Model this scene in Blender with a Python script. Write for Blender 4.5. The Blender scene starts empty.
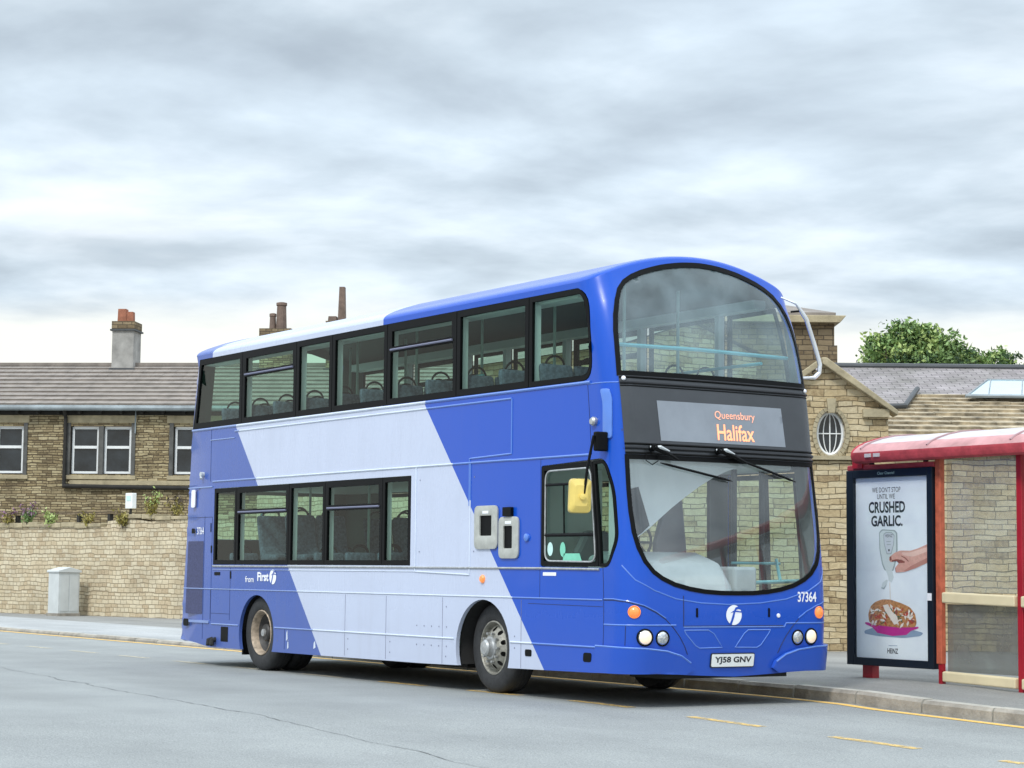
import bpy, bmesh, math, random
from mathutils import Vector, Matrix, geometry, noise
R=math.radians; PI=math.pi
sc=bpy.context.scene; C=sc.collection
# ------------------------------------------------------------------ camera
cam=bpy.data.cameras.new('camera'); co=bpy.data.objects.new('camera',cam); C.objects.link(co)
cam.sensor_width=36; cam.lens=2080/1024*36; cam.clip_start=.1; cam.clip_end=3000
rows=((0.545,0.838,0.010),(0.070,-0.058,0.996),(0.835,-0.542,-0.090))
VPx,VPy,F=-846.,559.,2080.
a=Vector((VPx-512,384-VPy,-F)); b=Vector((VPx+1000-512,384-(VPy+10),-F))
up=b.cross(a).normalized()
if up.y<0: up=-up
X=-(a.normalized()); Y=up.cross(X)
M=Matrix((X,Y,up))                       # rows: world axes in camera space -> world = M @ cam
co.matrix_world=Matrix.Translation((26.476,-13.142,1.278))@M.to_4x4()
sc.camera=co
# ------------------------------------------------------------------ world, sun, exposure
SUN_EL,SUN_AZ=48,-62                      # azimuth of the sun measured from +X towards +Y
w=bpy.data.worlds.new('World'); sc.world=w; w.use_nodes=True
nt=w.node_tree; nt.nodes.clear(); N=nt.nodes.new; L=nt.links.new
def nd(t,**k):
    n=N(t)
    for a_,v in k.items():
        if a_.startswith('i_'): n.inputs[a_[2:].replace('_',' ')].default_value=v
        else: setattr(n,a_,v)
    return n
sky=nd('ShaderNodeTexSky',sky_type='NISHITA'); sky.sun_disc=False; sky.sun_elevation=R(SUN_EL); sky.sun_rotation=R(90-SUN_AZ)
bg1=nd('ShaderNodeBackground'); bg1.inputs[1].default_value=.07; L(sky.outputs[0],bg1.inputs[0])
tc=nd('ShaderNodeTexCoord'); sep=nd('ShaderNodeSeparateXYZ'); L(tc.outputs['Generated'],sep.inputs[0])
# a cloud deck seen in perspective: the view direction is carried up to a flat layer
zb=nd('ShaderNodeMath',operation='ADD'); zb.inputs[1].default_value=.10; L(sep.outputs['Z'],zb.inputs[0])
zc_=nd('ShaderNodeMath',operation='MAXIMUM'); zc_.inputs[1].default_value=.06; L(zb.outputs[0],zc_.inputs[0])
iv=nd('ShaderNodeMath',operation='DIVIDE'); iv.inputs[0].default_value=1.; L(zc_.outputs[0],iv.inputs[1])
dk=nd('ShaderNodeVectorMath',operation='SCALE'); L(tc.outputs['Generated'],dk.inputs[0]); L(iv.outputs[0],dk.inputs['Scale'])
def cl(loc,scale,detail,rough):
    m_=nd('ShaderNodeMapping'); m_.inputs['Location'].default_value=loc; L(dk.outputs[0],m_.inputs[0])
    n_=nd('ShaderNodeTexNoise'); n_.inputs['Scale'].default_value=scale; n_.inputs['Detail'].default_value=detail; n_.inputs['Roughness'].default_value=rough; n_.inputs['Distortion'].default_value=.15; L(m_.outputs[0],n_.inputs[0]); return n_
n1=cl((1.3,4.2,0),1.12,10,.53); n1b=cl((1.3+.22*.835,4.2-.22*.542,0),1.12,5,.45)
cr=nd('ShaderNodeValToRGB'); e=cr.color_ramp.elements
e[0].position=.38; e[0].color=(.70,.76,.82,1); e[1].position=.66; e[1].color=(.445,.52,.595,1)
e2=cr.color_ramp.elements.new(.47); e2.color=(.62,.70,.77,1)
e3=cr.color_ramp.elements.new(.55); e3.color=(.53,.615,.69,1)
L(n1.outputs[0],cr.inputs[0])
# lit edges and grey undersides of the puffs
df=nd('ShaderNodeMath',operation='SUBTRACT'); L(n1b.outputs[0],df.inputs[0]); L(n1.outputs[0],df.inputs[1])
dg=nd('ShaderNodeMath',operation='MULTIPLY_ADD'); dg.inputs[1].default_value=1.2; dg.inputs[2].default_value=1.04; L(df.outputs[0],dg.inputs[0])
dcl=nd('ShaderNodeClamp'); dcl.inputs['Min'].default_value=.88; dcl.inputs['Max'].default_value=1.22; L(dg.outputs[0],dcl.inputs['Value'])
crs=nd('ShaderNodeVectorMath',operation='SCALE'); L(cr.outputs[0],crs.inputs[0]); L(dcl.outputs[0],crs.inputs['Scale'])
# bright clearing towards the horizon: elevation plus a little noise
ad=nd('ShaderNodeMath',operation='MULTIPLY_ADD'); ad.inputs[1].default_value=.055; L(n1.outputs[0],ad.inputs[0]); L(sep.outputs['Z'],ad.inputs[2])
mr=nd('ShaderNodeMapRange',interpolation_type='SMOOTHSTEP'); mr.inputs[1].default_value=.136; mr.inputs[2].default_value=.162; L(ad.outputs[0],mr.inputs[0])
mixh=nd('ShaderNodeMix',data_type='RGBA'); mixh.inputs[6].default_value=(.87,.865,.80,1); L(mr.outputs[0],mixh.inputs[0]); L(crs.outputs[0],mixh.inputs[7])
# overcast sky: brighter towards the zenith
mz=nd('ShaderNodeMapRange'); mz.inputs[1].default_value=.25; mz.inputs[2].default_value=1.; mz.inputs[3].default_value=1.; mz.inputs[4].default_value=2.7; L(sep.outputs['Z'],mz.inputs[0])
bg2=nd('ShaderNodeBackground'); L(mixh.outputs[2],bg2.inputs[0]); L(mz.outputs[0],bg2.inputs[1])
mx=nd('ShaderNodeMixShader'); mx.inputs[0].default_value=.9; L(bg1.outputs[0],mx.inputs[1]); L(bg2.outputs[0],mx.inputs[2])
ow=nd('ShaderNodeOutputWorld'); L(mx.outputs[0],ow.inputs[0])
sl=bpy.data.lights.new('sun','SUN'); sl.energy=1.5; sl.angle=R(10); sl.color=(1,.965,.9)
so=bpy.data.objects.new('sun',sl); C.objects.link(so)
sd=Vector((math.cos(R(SUN_EL))*math.cos(R(SUN_AZ)),math.cos(R(SUN_EL))*math.sin(R(SUN_AZ)),math.sin(R(SUN_EL))))
so.rotation_euler=sd.to_track_quat('Z','Y').to_euler(); so.location=(0,0,40)
vs=sc.view_settings; vs.view_transform='Standard'; vs.look='None'; vs.gamma=1; vs.exposure=0.38; vs.use_curve_mapping=False
try: sc.cycles.max_bounces=10; sc.cycles.transparent_max_bounces=16
except: pass
# ------------------------------------------------------------------ materials
def newmat(name):
    m=bpy.data.materials.new(name); m.use_nodes=True; t=m.node_tree
    p=t.nodes['Principled BSDF']; return m,t,p
def nn(t,typ,ins=None,**k):
    n=t.nodes.new(typ)
    for a_,v in k.items(): setattr(n,a_,v)
    for a_,v in (ins or {}).items(): n.inputs[a_].default_value=v
    return n
def ramp(t,pts):
    n=t.nodes.new('ShaderNodeValToRGB'); el=n.color_ramp.elements
    el[0].position=pts[0][0]; el[0].color=(*pts[0][1],1); el[1].position=pts[-1][0]; el[1].color=(*pts[-1][1],1)
    for p,c in pts[1:-1]:
        q=el.new(p); q.color=(*c,1)
    return n
def mat(name,col,rough=.6,metal=0,spec=.5,coat=0,var=.12,vscale=3.,bump=0,bscale=40.,emit=None,es=0):
    m,t,p=newmat(name); l=t.links.new
    p.inputs['Roughness'].default_value=rough; p.inputs['Metallic'].default_value=metal
    p.inputs['Specular IOR Level'].default_value=spec; p.inputs['Coat Weight'].default_value=coat; p.inputs['Coat Roughness'].default_value=.12
    tc=nn(t,'ShaderNodeTexCoord'); n=nn(t,'ShaderNodeTexNoise',{'Scale':vscale,'Detail':6,'Roughness':.6}); l(tc.outputs['Object'],n.inputs[0])
    r=ramp(t,[(.3,tuple(c*(1-var) for c in col)),(.7,tuple(min(1,c*(1+var)) for c in col))]); l(n.outputs[0],r.inputs[0]); l(r.outputs[0],p.inputs['Base Color'])
    if bump:
        n2=nn(t,'ShaderNodeTexNoise',{'Scale':bscale,'Detail':5}); l(tc.outputs['Object'],n2.inputs[0])
        bp=nn(t,'ShaderNodeBump',{'Strength':bump,'Distance':.02}); l(n2.outputs[0],bp.inputs['Height']); l(bp.outputs[0],p.inputs['Normal'])
    if emit: p.inputs['Emission Color'].default_value=(*emit,1); p.inputs['Emission Strength'].default_value=es
    return m
def paint(name,col,dirt=.25,dcol=(.20,.17,.14)):
    """bus paint: clear coat, faint panel waviness, road film with vertical runs heavier near the ground"""
    m,t,p=newmat(name); l=t.links.new
    p.inputs['Roughness'].default_value=.34; p.inputs['Specular IOR Level'].default_value=.3; p.inputs['Coat Weight'].default_value=.22; p.inputs['Coat Roughness'].default_value=.08
    tc=nn(t,'ShaderNodeTexCoord'); mp=nn(t,'ShaderNodeMapping',{'Scale':(5,5,.5)}); l(tc.outputs['Object'],mp.inputs[0])
    n=nn(t,'ShaderNodeTexNoise',{'Scale':1.6,'Detail':8,'Roughness':.68}); l(mp.outputs[0],n.inputs[0])
    n2=nn(t,'ShaderNodeTexNoise',{'Scale':1.3,'Detail':9,'Roughness':.6}); l(tc.outputs['Object'],n2.inputs[0])
    sx=nn(t,'ShaderNodeSeparateXYZ'); l(tc.outputs['Object'],sx.inputs[0])
    g=nn(t,'ShaderNodeMapRange',{1:1.0,2:.25,3:.0,4:.26}); l(sx.outputs['Z'],g.inputs[0])
    r1=nn(t,'ShaderNodeMapRange',{1:.48,2:.8,3:0.,4:1.}); l(n.outputs[0],r1.inputs[0])
    r2=nn(t,'ShaderNodeMapRange',{1:.42,2:.75,3:0.,4:.7}); l(n2.outputs[0],r2.inputs[0])
    s=nn(t,'ShaderNodeMath',operation='ADD'); l(r1.outputs[0],s.inputs[0]); l(r2.outputs[0],s.inputs[1])
    s2=nn(t,'ShaderNodeMath',operation='MULTIPLY_ADD'); s2.inputs[1].default_value=dirt; l(s.outputs[0],s2.inputs[0]); l(g.outputs[0],s2.inputs[2])
    mx=nn(t,'ShaderNodeMix',data_type='RGBA'); mx.inputs[6].default_value=(*col,1); mx.inputs[7].default_value=(*[c*.55+d*.45 for c,d in zip(col,dcol)],1)
    l(s2.outputs[0],mx.inputs[0]); l(mx.outputs[2],p.inputs['Base Color'])
    rr=nn(t,'ShaderNodeMapRange',{3:.25,4:.6}); l(s2.outputs[0],rr.inputs[0]); l(rr.outputs[0],p.inputs['Roughness'])
    n3=nn(t,'ShaderNodeTexNoise',{'Scale':1.1,'Detail':2}); l(tc.outputs['Object'],n3.inputs[0])
    bp=nn(t,'ShaderNodeBump',{'Strength':.22,'Distance':.03}); l(n3.outputs[0],bp.inputs['Height']); l(bp.outputs[0],p.inputs['Normal']); l(bp.outputs[0],p.inputs['Coat Normal'])
    return m
def glass(name,tint,refl=.9,rough=.01,film=0,filmcol=(.6,.66,.68),f0=.05):
    m,t,p=newmat(name); l=t.links.new; t.nodes.remove(p); out=[n for n in t.nodes if n.type=='OUTPUT_MATERIAL'][0]
    tr=nn(t,'ShaderNodeBsdfTransparent'); tr.inputs[0].default_value=(*tint,1)
    gl=nn(t,'ShaderNodeBsdfGlossy'); gl.inputs[0].default_value=(refl,refl,refl,1); gl.inputs['Roughness'].default_value=rough
    fr=nn(t,'ShaderNodeLayerWeight',{'Blend':.5}); pw=nn(t,'ShaderNodeMath',operation='POWER'); pw.inputs[1].default_value=4.; l(fr.outputs['Facing'],pw.inputs[0])
    mu=nn(t,'ShaderNodeMath',operation='MULTIPLY_ADD'); mu.inputs[1].default_value=.6; mu.inputs[2].default_value=f0; mu.use_clamp=True; l(pw.outputs[0],mu.inputs[0])
    a_=nn(t,'ShaderNodeMixShader'); l(mu.outputs[0],a_.inputs[0]); l(tr.outputs[0],a_.inputs[1]); l(gl.outputs[0],a_.inputs[2])
    if film:
        df=nn(t,'ShaderNodeBsdfDiffuse'); df.inputs[0].default_value=(*filmcol,1)
        tc=nn(t,'ShaderNodeTexCoord'); n=nn(t,'ShaderNodeTexNoise',{'Scale':2.5,'Detail':6}); l(tc.outputs['Object'],n.inputs[0])
        mr=nn(t,'ShaderNodeMapRange',{1:.3,2:.75,3:film*.5,4:film*1.5}); l(n.outputs[0],mr.inputs[0])
        b_=nn(t,'ShaderNodeMixShader'); l(mr.outputs[0],b_.inputs[0]); l(a_.outputs[0],b_.inputs[1]); l(df.outputs[0],b_.inputs[2]); l(b_.outputs[0],out.inputs[0])
    else: l(a_.outputs[0],out.inputs[0])
    return m
def stone(name,cols,mortar,bw=.42,bh=.12,ms=.012,bump=.9,warp=.03,rough=.9,stain=.5):
    """coursed rubble: stones of several tones, uneven joints, soot and damp patches"""
    m,t,p=newmat(name); l=t.links.new; p.inputs['Roughness'].default_value=rough; p.inputs['Specular IOR Level'].default_value=.2
    tc=nn(t,'ShaderNodeTexCoord'); sx=nn(t,'ShaderNodeSeparateXYZ'); l(tc.outputs['Object'],sx.inputs[0])
    ad=nn(t,'ShaderNodeMath',operation='ADD'); l(sx.outputs[0],ad.inputs[0]); l(sx.outputs[1],ad.inputs[1])
    zc=nn(t,'ShaderNodeCombineXYZ'); l(sx.outputs[2],zc.inputs[2]); nz1=nn(t,'ShaderNodeTexNoise',{'Scale':.55/bh,'Detail':1}); l(zc.outputs[0],nz1.inputs[0])
    zz=nn(t,'ShaderNodeMath',operation='MULTIPLY_ADD'); zz.inputs[1].default_value=bh*1.5; l(nz1.outputs[0],zz.inputs[0]); l(sx.outputs[2],zz.inputs[2])
    cb=nn(t,'ShaderNodeCombineXYZ'); l(ad.outputs[0],cb.inputs[0]); l(zz.outputs[0],cb.inputs[1])
    nz=nn(t,'ShaderNodeTexNoise',{'Scale':2.3,'Detail':5}); l(cb.outputs[0],nz.inputs[0])
    sc_=nn(t,'ShaderNodeVectorMath',operation='SCALE'); sc_.inputs['Scale'].default_value=warp*2; l(nz.outputs['Color'],sc_.inputs[0])
    v=nn(t,'ShaderNodeVectorMath',operation='ADD'); l(cb.outputs[0],v.inputs[0]); l(sc_.outputs[0],v.inputs[1])
    def br(w_,h_,off,f_):
        b_=nn(t,'ShaderNodeTexBrick',{'Scale':1,'Mortar Size':ms,'Mortar Smooth':.4,'Bias':0,'Brick Width':w_,'Row Height':h_},offset=off,offset_frequency=f_,squash=.62,squash_frequency=3)
        b_.inputs['Color1'].default_value=(0,0,0,1); b_.inputs['Color2'].default_value=(1,1,1,1); b_.inputs['Mortar'].default_value=(.5,.5,.5,1); l(v.outputs[0],b_.inputs[0]); return b_
    b1=br(bw,bh,.5,2)
    n2=nn(t,'ShaderNodeTexNoise',{'Scale':1.1,'Detail':6,'Roughness':.62}); l(tc.outputs['Object'],n2.inputs[0])
    n3=nn(t,'ShaderNodeTexNoise',{'Scale':16,'Detail':6,'Roughness':.65}); l(tc.outputs['Object'],n3.inputs[0])
    tone=nn(t,'ShaderNodeMath',operation='MULTIPLY_ADD'); tone.inputs[1].default_value=.55; l(b1.outputs[0],tone.inputs[0])
    h3=nn(t,'ShaderNodeMath',operation='MULTIPLY_ADD'); h3.inputs[1].default_value=.6; h3.inputs[2].default_value=-.08; l(n3.outputs[0],h3.inputs[0]); l(h3.outputs[0],tone.inputs[2])
    k=len(cols); rp=ramp(t,[(.1+.8*i/(k-1),c) for i,c in enumerate(cols)]); l(tone.outputs[0],rp.inputs[0])
    st=nn(t,'ShaderNodeMapRange',{1:.42,2:.72,3:0.,4:stain}); l(n2.outputs[0],st.inputs[0])
    mxs=nn(t,'ShaderNodeMix',data_type='RGBA'); l(st.outputs[0],mxs.inputs[0]); l(rp.outputs[0],mxs.inputs[6]); mxs.inputs[7].default_value=(.075,.062,.045,1)
    mxm=nn(t,'ShaderNodeMix',data_type='RGBA'); l(b1.outputs['Fac'],mxm.inputs[0]); l(mxs.outputs[2],mxm.inputs[6]); mxm.inputs[7].default_value=(*mortar,1)
    l(mxm.outputs[2],p.inputs['Base Color'])
    hh=nn(t,'ShaderNodeMath',operation='MULTIPLY_ADD'); hh.inputs[1].default_value=-1.4; l(b1.outputs['Fac'],hh.inputs[0]); l(tone.outputs[0],hh.inputs[2])
    bp=nn(t,'ShaderNodeBump',{'Strength':bump,'Distance':.035}); l(hh.outputs[0],bp.inputs['Height']); l(bp.outputs[0],p.inputs['Normal'])
    return m
def slate(name,c1,c2,bw,bh,bump=.5):
    m,t,p=newmat(name); l=t.links.new; p.inputs['Roughness'].default_value=.7
    tc=nn(t,'ShaderNodeTexCoord'); mp=nn(t,'ShaderNodeMapping'); l(tc.outputs['UV'],mp.inputs[0])
    b_=nn(t,'ShaderNodeTexBrick',{'Scale':1,'Mortar Size':.008,'Mortar Smooth':.3,'Brick Width':bw,'Row Height':bh}); l(mp.outputs[0],b_.inputs[0])
    b_.inputs['Color1'].default_value=(*c1,1); b_.inputs['Color2'].default_value=(*c2,1); b_.inputs['Mortar'].default_value=(*[c*.3 for c in c1],1)
    n=nn(t,'ShaderNodeTexNoise',{'Scale':1.7,'Detail':7,'Roughness':.65}); l(tc.outputs['Object'],n.inputs[0])
    r=ramp(t,[(.35,(.55,.55,.5)),(.65,(1.15,1.12,1.15))]); l(n.outputs[0],r.inputs[0])
    mx=nn(t,'ShaderNodeMix',data_type='RGBA',blend_type='MULTIPLY'); mx.inputs[0].default_value=.9; l(b_.outputs[0],mx.inputs[6]); l(r.outputs[0],mx.inputs[7]); l(mx.outputs[2],p.inputs['Base Color'])
    bp=nn(t,'ShaderNodeBump',{'Strength':bump,'Distance':.02}); bp.invert=True; l(b_.outputs['Fac'],bp.inputs['Height']); l(bp.outputs[0],p.inputs['Normal'])
    return m
def asphalt(name,base,patch=.2):
    m,t,p=newmat(name); l=t.links.new; p.inputs['Roughness'].default_value=.85; p.inputs['Specular IOR Level'].default_value=.35
    tc=nn(t,'ShaderNodeTexCoord')
    mp=nn(t,'ShaderNodeMapping',{'Scale':(.12,.9,1)}); l(tc.outputs['Object'],mp.inputs[0])
    nA=nn(t,'ShaderNodeTexNoise',{'Scale':1,'Detail':5}); l(mp.outputs[0],nA.inputs[0])
    nB=nn(t,'ShaderNodeTexNoise',{'Scale':70,'Detail':4,'Roughness':.85}); l(tc.outputs['Object'],nB.inputs[0])
    nC=nn(t,'ShaderNodeTexNoise',{'Scale':.7,'Detail':8,'Roughness':.6}); l(tc.outputs['Object'],nC.inputs[0])
    vo=nn(t,'ShaderNodeTexVoronoi',{'Scale':60.}); l(tc.outputs['Object'],vo.inputs[0])
    rA=ramp(t,[(.3,tuple(c*(1-patch) for c in base)),(.7,tuple(c*(1+patch) for c in base))]); l(nA.outputs[0],rA.inputs[0])
    rB=ramp(t,[(.3,(.5,.5,.51)),(.5,(1,1,1)),(.7,(1.5,1.49,1.45))]); l(nB.outputs[0],rB.inputs[0])
    rC=ramp(t,[(.35,(.91,.91,.91)),(.65,(1.06,1.06,1.05))]); l(nC.outputs[0],rC.inputs[0])
    m1=nn(t,'ShaderNodeMix',data_type='RGBA',blend_type='MULTIPLY'); m1.inputs[0].default_value=1; l(rA.outputs[0],m1.inputs[6]); l(rB.outputs[0],m1.inputs[7])
    m2=nn(t,'ShaderNodeMix',data_type='RGBA',blend_type='MULTIPLY'); m2.inputs[0].default_value=1; l(m1.outputs[2],m2.inputs[6]); l(rC.outputs[0],m2.inputs[7])
    l(m2.outputs[2],p.inputs['Base Color'])
    bp=nn(t,'ShaderNodeBump',{'Strength':.5,'Distance':.006}); l(vo.outputs[0],bp.inputs['Height']); l(bp.outputs[0],p.inputs['Normal'])
    return m
def worn(name,col,thr=.5):
    """worn road paint: flakes off in patches"""
    m,t,p=newmat(name); l=t.links.new; p.inputs['Base Color'].default_value=(*col,1); p.inputs['Roughness'].default_value=.8
    out=[n for n in t.nodes if n.type=='OUTPUT_MATERIAL'][0]
    tc=nn(t,'ShaderNodeTexCoord'); n=nn(t,'ShaderNodeTexNoise',{'Scale':14,'Detail':8,'Roughness':.75}); l(tc.outputs['Object'],n.inputs[0])
    mr=nn(t,'ShaderNodeMapRange',{1:thr-.08,2:thr+.08,3:.95,4:.15}); l(n.outputs[0],mr.inputs[0])
    tr=nn(t,'ShaderNodeBsdfTransparent'); mx=nn(t,'ShaderNodeMixShader'); l(mr.outputs[0],mx.inputs[0]); l(tr.outputs[0],mx.inputs[1]); l(p.outputs[0],mx.inputs[2]); l(mx.outputs[0],out.inputs[0])
    return m
MT={}
MT['blue']=paint('bus_blue',(.006,.078,.50),.07,(.15,.16,.3)); MT['white']=paint('bus_lavender_white',(.52,.58,.735),.27,(.3,.3,.34)); MT['indigo']=paint('bus_indigo',(.050,.110,.40),.22,(.2,.19,.25))
MT['bluetrim']=mat('blue_trim',(.09,.21,.62),.3,coat=.5,var=.05); MT['whitetrim']=mat('white_trim',(.63,.70,.82),.3,coat=.5,var=.08); MT['indigotrim']=mat('indigo_trim',(.18,.27,.56),.3,coat=.5,var=.08)
MT['seam']=mat('panel_gap',(.02,.03,.10),.8); MT['seamw']=mat('panel_gap_grey',(.17,.18,.26),.8)
MT['lining']=mat('interior_lining',(.085,.105,.10),.7,var=.06); MT['palelining']=mat('pale_interior_panel',(.68,.71,.72),.5,var=.04)
MT['reflectwhite']=mat('white_sky_reflection',(.82,.85,.88),.45,var=.05)  # white of the added panel that imitates reflected sky
MT['black']=mat('black_rubber',(.004,.0045,.005),.5,var=.1,spec=.12); MT['frame']=mat('dark_window_frame',(.014,.016,.019),.4,var=.1,spec=.2)
MT['underside']=mat('bus_underside',(.02,.02,.02),.9)
MT['tyre']=mat('tyre_rubber',(.028,.029,.031),.8,var=.35,vscale=9,bump=.3,bscale=60)
MT['alu']=mat('dull_aluminium',(.45,.46,.46),.4,metal=.6,var=.25,vscale=20); MT['rim']=mat('painted_steel_wheel',(.33,.32,.28),.5,metal=.35,var=.4,vscale=14,bump=.4)
MT['tanrim']=mat('tan_dusty_wheel',(.40,.32,.24),.6,metal=.2,var=.5,vscale=12); MT['hubdark']=mat('greasy_hub',(.035,.032,.03),.5,var=.4,vscale=15)
MT['tint']=glass('tinted_window_glass',(.62,.80,.72),.9,.015,f0=.006); MT['wind']=glass('windscreen_glass',(.86,.92,.92),1,.01,film=.07,f0=.10)
MT['uwind']=glass('upper_windscreen_glass',(.72,.86,.88),1,.02,film=.20,filmcol=(.50,.64,.70)); MT['clear']=glass('scratched_shelter_glass',(.9,.92,.9),.9,.05,film=.13)  # upper windscreen film: pale sky reflection painted in as a diffuse veil
MT['grimy']=glass('grimy_shelter_glass',(.75,.78,.76),.9,.12,film=.5,filmcol=(.22,.22,.21))
MT['coverglass']=glass('poster_cover_glass',(.99,.99,1),.9,.02,f0=.015)
MT['destglass']=mat('display_glass_surround',(.048,.053,.060),.22,spec=.5,var=.1); MT['destscreen']=mat('destination_screen',(.25,.28,.32),.2,var=.12,vscale=2)
MT['led']=mat('orange_led_letters',(.9,.25,.1),.5,emit=(1,.42,.24),es=.95); MT['led2']=mat('faint_led_letters',(.7,.3,.2),.5,emit=(1,.48,.32),es=.6)
MT['jamb']=mat('dark_painted_jamb',(.10,.10,.095),.8,var=.4); MT['text']=mat('white_lettering',(.85,.87,.92),.5,var=.03); MT['ink']=mat('black_lettering',(.015,.02,.03),.5); MT['plate']=mat('number_plate_white',(.80,.83,.82),.35,coat=.4,var=.03)
MT['lamp']=mat('headlamp_glass',(.55,.58,.6),.1,metal=.6,coat=1,var=.4,vscale=60); MT['lit']=mat('lit_headlamp',(.9,.8,.62),.2,emit=(1,.70,.42),es=.32,vscale=40)
MT['amber']=mat('amber_indicator',(.8,.2,.03),.25,coat=1,emit=(1,.35,.10),es=.35,var=.2,vscale=30); MT['yellow']=mat('yellow_mirror_shell',(.72,.55,.14),.4,coat=.3,var=.12,vscale=6)
MT['chrome']=mat('bare_metal_tube',(.72,.74,.76),.28,metal=.8); MT['turq']=mat('turquoise_handrail',(.16,.50,.55),.4,coat=.3); MT['greypole']=mat('grey_green_pole',(.30,.42,.40),.4)
MT['seat']=mat('seat_moquette',(.10,.12,.17),.85,var=.5,vscale=30); MT['seatshell']=mat('seat_shell',(.16,.18,.21),.55); MT['greybox']=mat('pale_grey_moulding',(.52,.56,.58),.5)
MT['partition']=mat('dark_cab_partition',(.085,.08,.11),.4,coat=.3); MT['ventgrey']=mat('vent_surround_grey',(.42,.43,.40),.6,var=.15,vscale=10)
MT['sticker']=mat('green_sticker',(.20,.62,.45),.5); MT['palesticker']=mat('pale_sticker',(.55,.80,.76),.5); MT['grille']=mat('engine_grille_mesh',(.055,.062,.14),.7,var=.35,vscale=60)
MT['gutterred']=mat('weathered_red_paint',(.44,.055,.07),.75,var=.3,vscale=7,bump=.15); MT['rustred']=mat('faded_orange_red_post',(.52,.12,.06),.6,var=.3,vscale=9,bump=.3); MT['deepred']=mat('deep_red_post',(.36,.008,.02),.45,var=.15)
MT['cream']=mat('cream_perch_rail',(.72,.62,.40),.5,var=.08); MT['dome']=mat('milky_roof_sheet',(.52,.49,.50),.65,var=.16,vscale=3); MT['pinkedge']=mat('sun_faded_pink_edge',(.52,.27,.27),.7,var=.25,vscale=4); MT['domerib']=mat('roof_rib_pinkish',(.36,.22,.23),.6)
MT['navy']=mat('dark_navy_poster_frame',(.008,.014,.024),.35,spec=.3); MT['poster']=mat('poster_paper_pale_blue',(.84,.93,.97),.4,coat=0,var=.09,vscale=2)
MT['pink']=mat('magenta_plate_print',(.55,.03,.28),.5); MT['skin']=mat('skin_print',(.72,.40,.32),.5,var=.12,vscale=30); MT['skind']=mat('skin_shadow_print',(.30,.09,.07),.5)
MT['skinl']=mat('skin_light_print',(.85,.58,.48),.5); MT['skins']=mat('skin_mid_print',(.52,.24,.19),.5); MT['bott']=mat('bottle_print',(.68,.77,.75),.5,var=.06); MT['bottd']=mat('bottle_edge_print',(.38,.46,.46),.5); MT['label']=mat('label_print',(.70,.76,.80),.5)
MT['wrap']=mat('bread_print',(.50,.24,.09),.6,var=.5,vscale=45); MT['wrapr']=mat('filling_print_red',(.50,.07,.04),.6); MT['wrapw']=mat('sauce_print',(.85,.80,.70),.6); MT['wrapg']=mat('filling_print_green',(.05,.13,.07),.6); MT['shade']=mat('printed_plate_shade',(.27,.38,.50),.6)
MT['asphalt']=asphalt('worn_asphalt',(.265,.278,.276),.09); MT['pave']=asphalt('pavement_asphalt',(.25,.25,.24),.22); MT['paveL']=asphalt('pale_pavement',(.36,.37,.375),.2)
MT['kerb']=mat('kerb_stone',(.30,.275,.235),.9,var=.3,vscale=4,bump=.5,bscale=30); MT['kerbtop']=mat('kerb_top_stone',(.42,.40,.35),.9,var=.2,vscale=4,bump=.4,bscale=30)
MT['yline']=worn('yellow_road_paint',(.80,.50,.13),.70); MT['ydash']=worn('worn_yellow_dashes',(.70,.48,.16),.52); MT['wdash']=worn('worn_cream_dashes',(.62,.56,.42),.50)
MT['tar']=mat('tar_crack',(.19,.197,.197),.8,var=.3,vscale=20)
MT['ground']=mat('rough_ground',(.12,.12,.09),.95,var=.4,vscale=.6)
SC=[(.12,.085,.05),(.26,.19,.11),(.40,.31,.18),(.50,.41,.26),(.36,.29,.19)]
MT['stW']=stone('boundary_wall_stone',[(.38,.28,.18),(.56,.46,.31),(.63,.54,.38),(.68,.60,.44),(.58,.49,.34)],(.34,.27,.18),.25,.105,.008,1.0,.05,stain=.3)
MT['stH']=stone('sooty_house_stone',[(.10,.075,.045),(.32,.25,.14),(.48,.40,.24),(.56,.48,.31)],(.11,.085,.055),.30,.075,.010,1.0,.04,stain=.6)
MT['stB']=stone('gable_stone',[(.20,.13,.07),(.46,.35,.20),(.60,.48,.29),(.64,.54,.36),(.48,.38,.23)],(.20,.15,.09),.34,.088,.005,1.2,.045,stain=.25)
MT['stT']=stone('tower_stone',[(.14,.10,.06),(.26,.20,.12),(.32,.25,.16)],(.10,.08,.06),.3,.10,.01,.8,.02,stain=.5)
MT['dressed']=mat('dressed_stone',(.40,.34,.22),.85,var=.3,vscale=3,bump=.4,bscale=25); MT['dark']=mat('dull_black',(.03,.028,.025),.9,var=.3)
MT['frameW']=mat('white_window_frame',(.80,.82,.82),.4,var=.03); MT['winglass']=mat('house_window_glass',(.02,.026,.032),.08,spec=.5,var=.6,vscale=1.6)
MT['tile']=mat('grey_roof_tile',(.235,.205,.18),.8,var=.25,vscale=2.5,bump=.3); MT['stslate']=mat('stone_slate',(.33,.275,.19),.9,var=.65,vscale=4.5,bump=.6,bscale=12)
MT['slate']=slate('grey_brown_slate',(.24,.215,.215),(.31,.285,.28),.24,.13); MT['lead']=mat('lead_flashing',(.06,.065,.07),.6,var=.2)
MT['gutter']=mat('blue_grey_gutter',(.26,.30,.32),.6,var=.3,vscale=2); MT['render']=mat('grey_cement_render',(.34,.33,.31),.9,var=.3,vscale=2.4,bump=.3); MT['oldpot']=mat('weathered_brown_pot',(.17,.12,.095),.8,var=.3,vscale=6); MT['pot']=mat('terracotta_pot',(.34,.13,.075),.8,var=.3,vscale=6)
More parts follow.
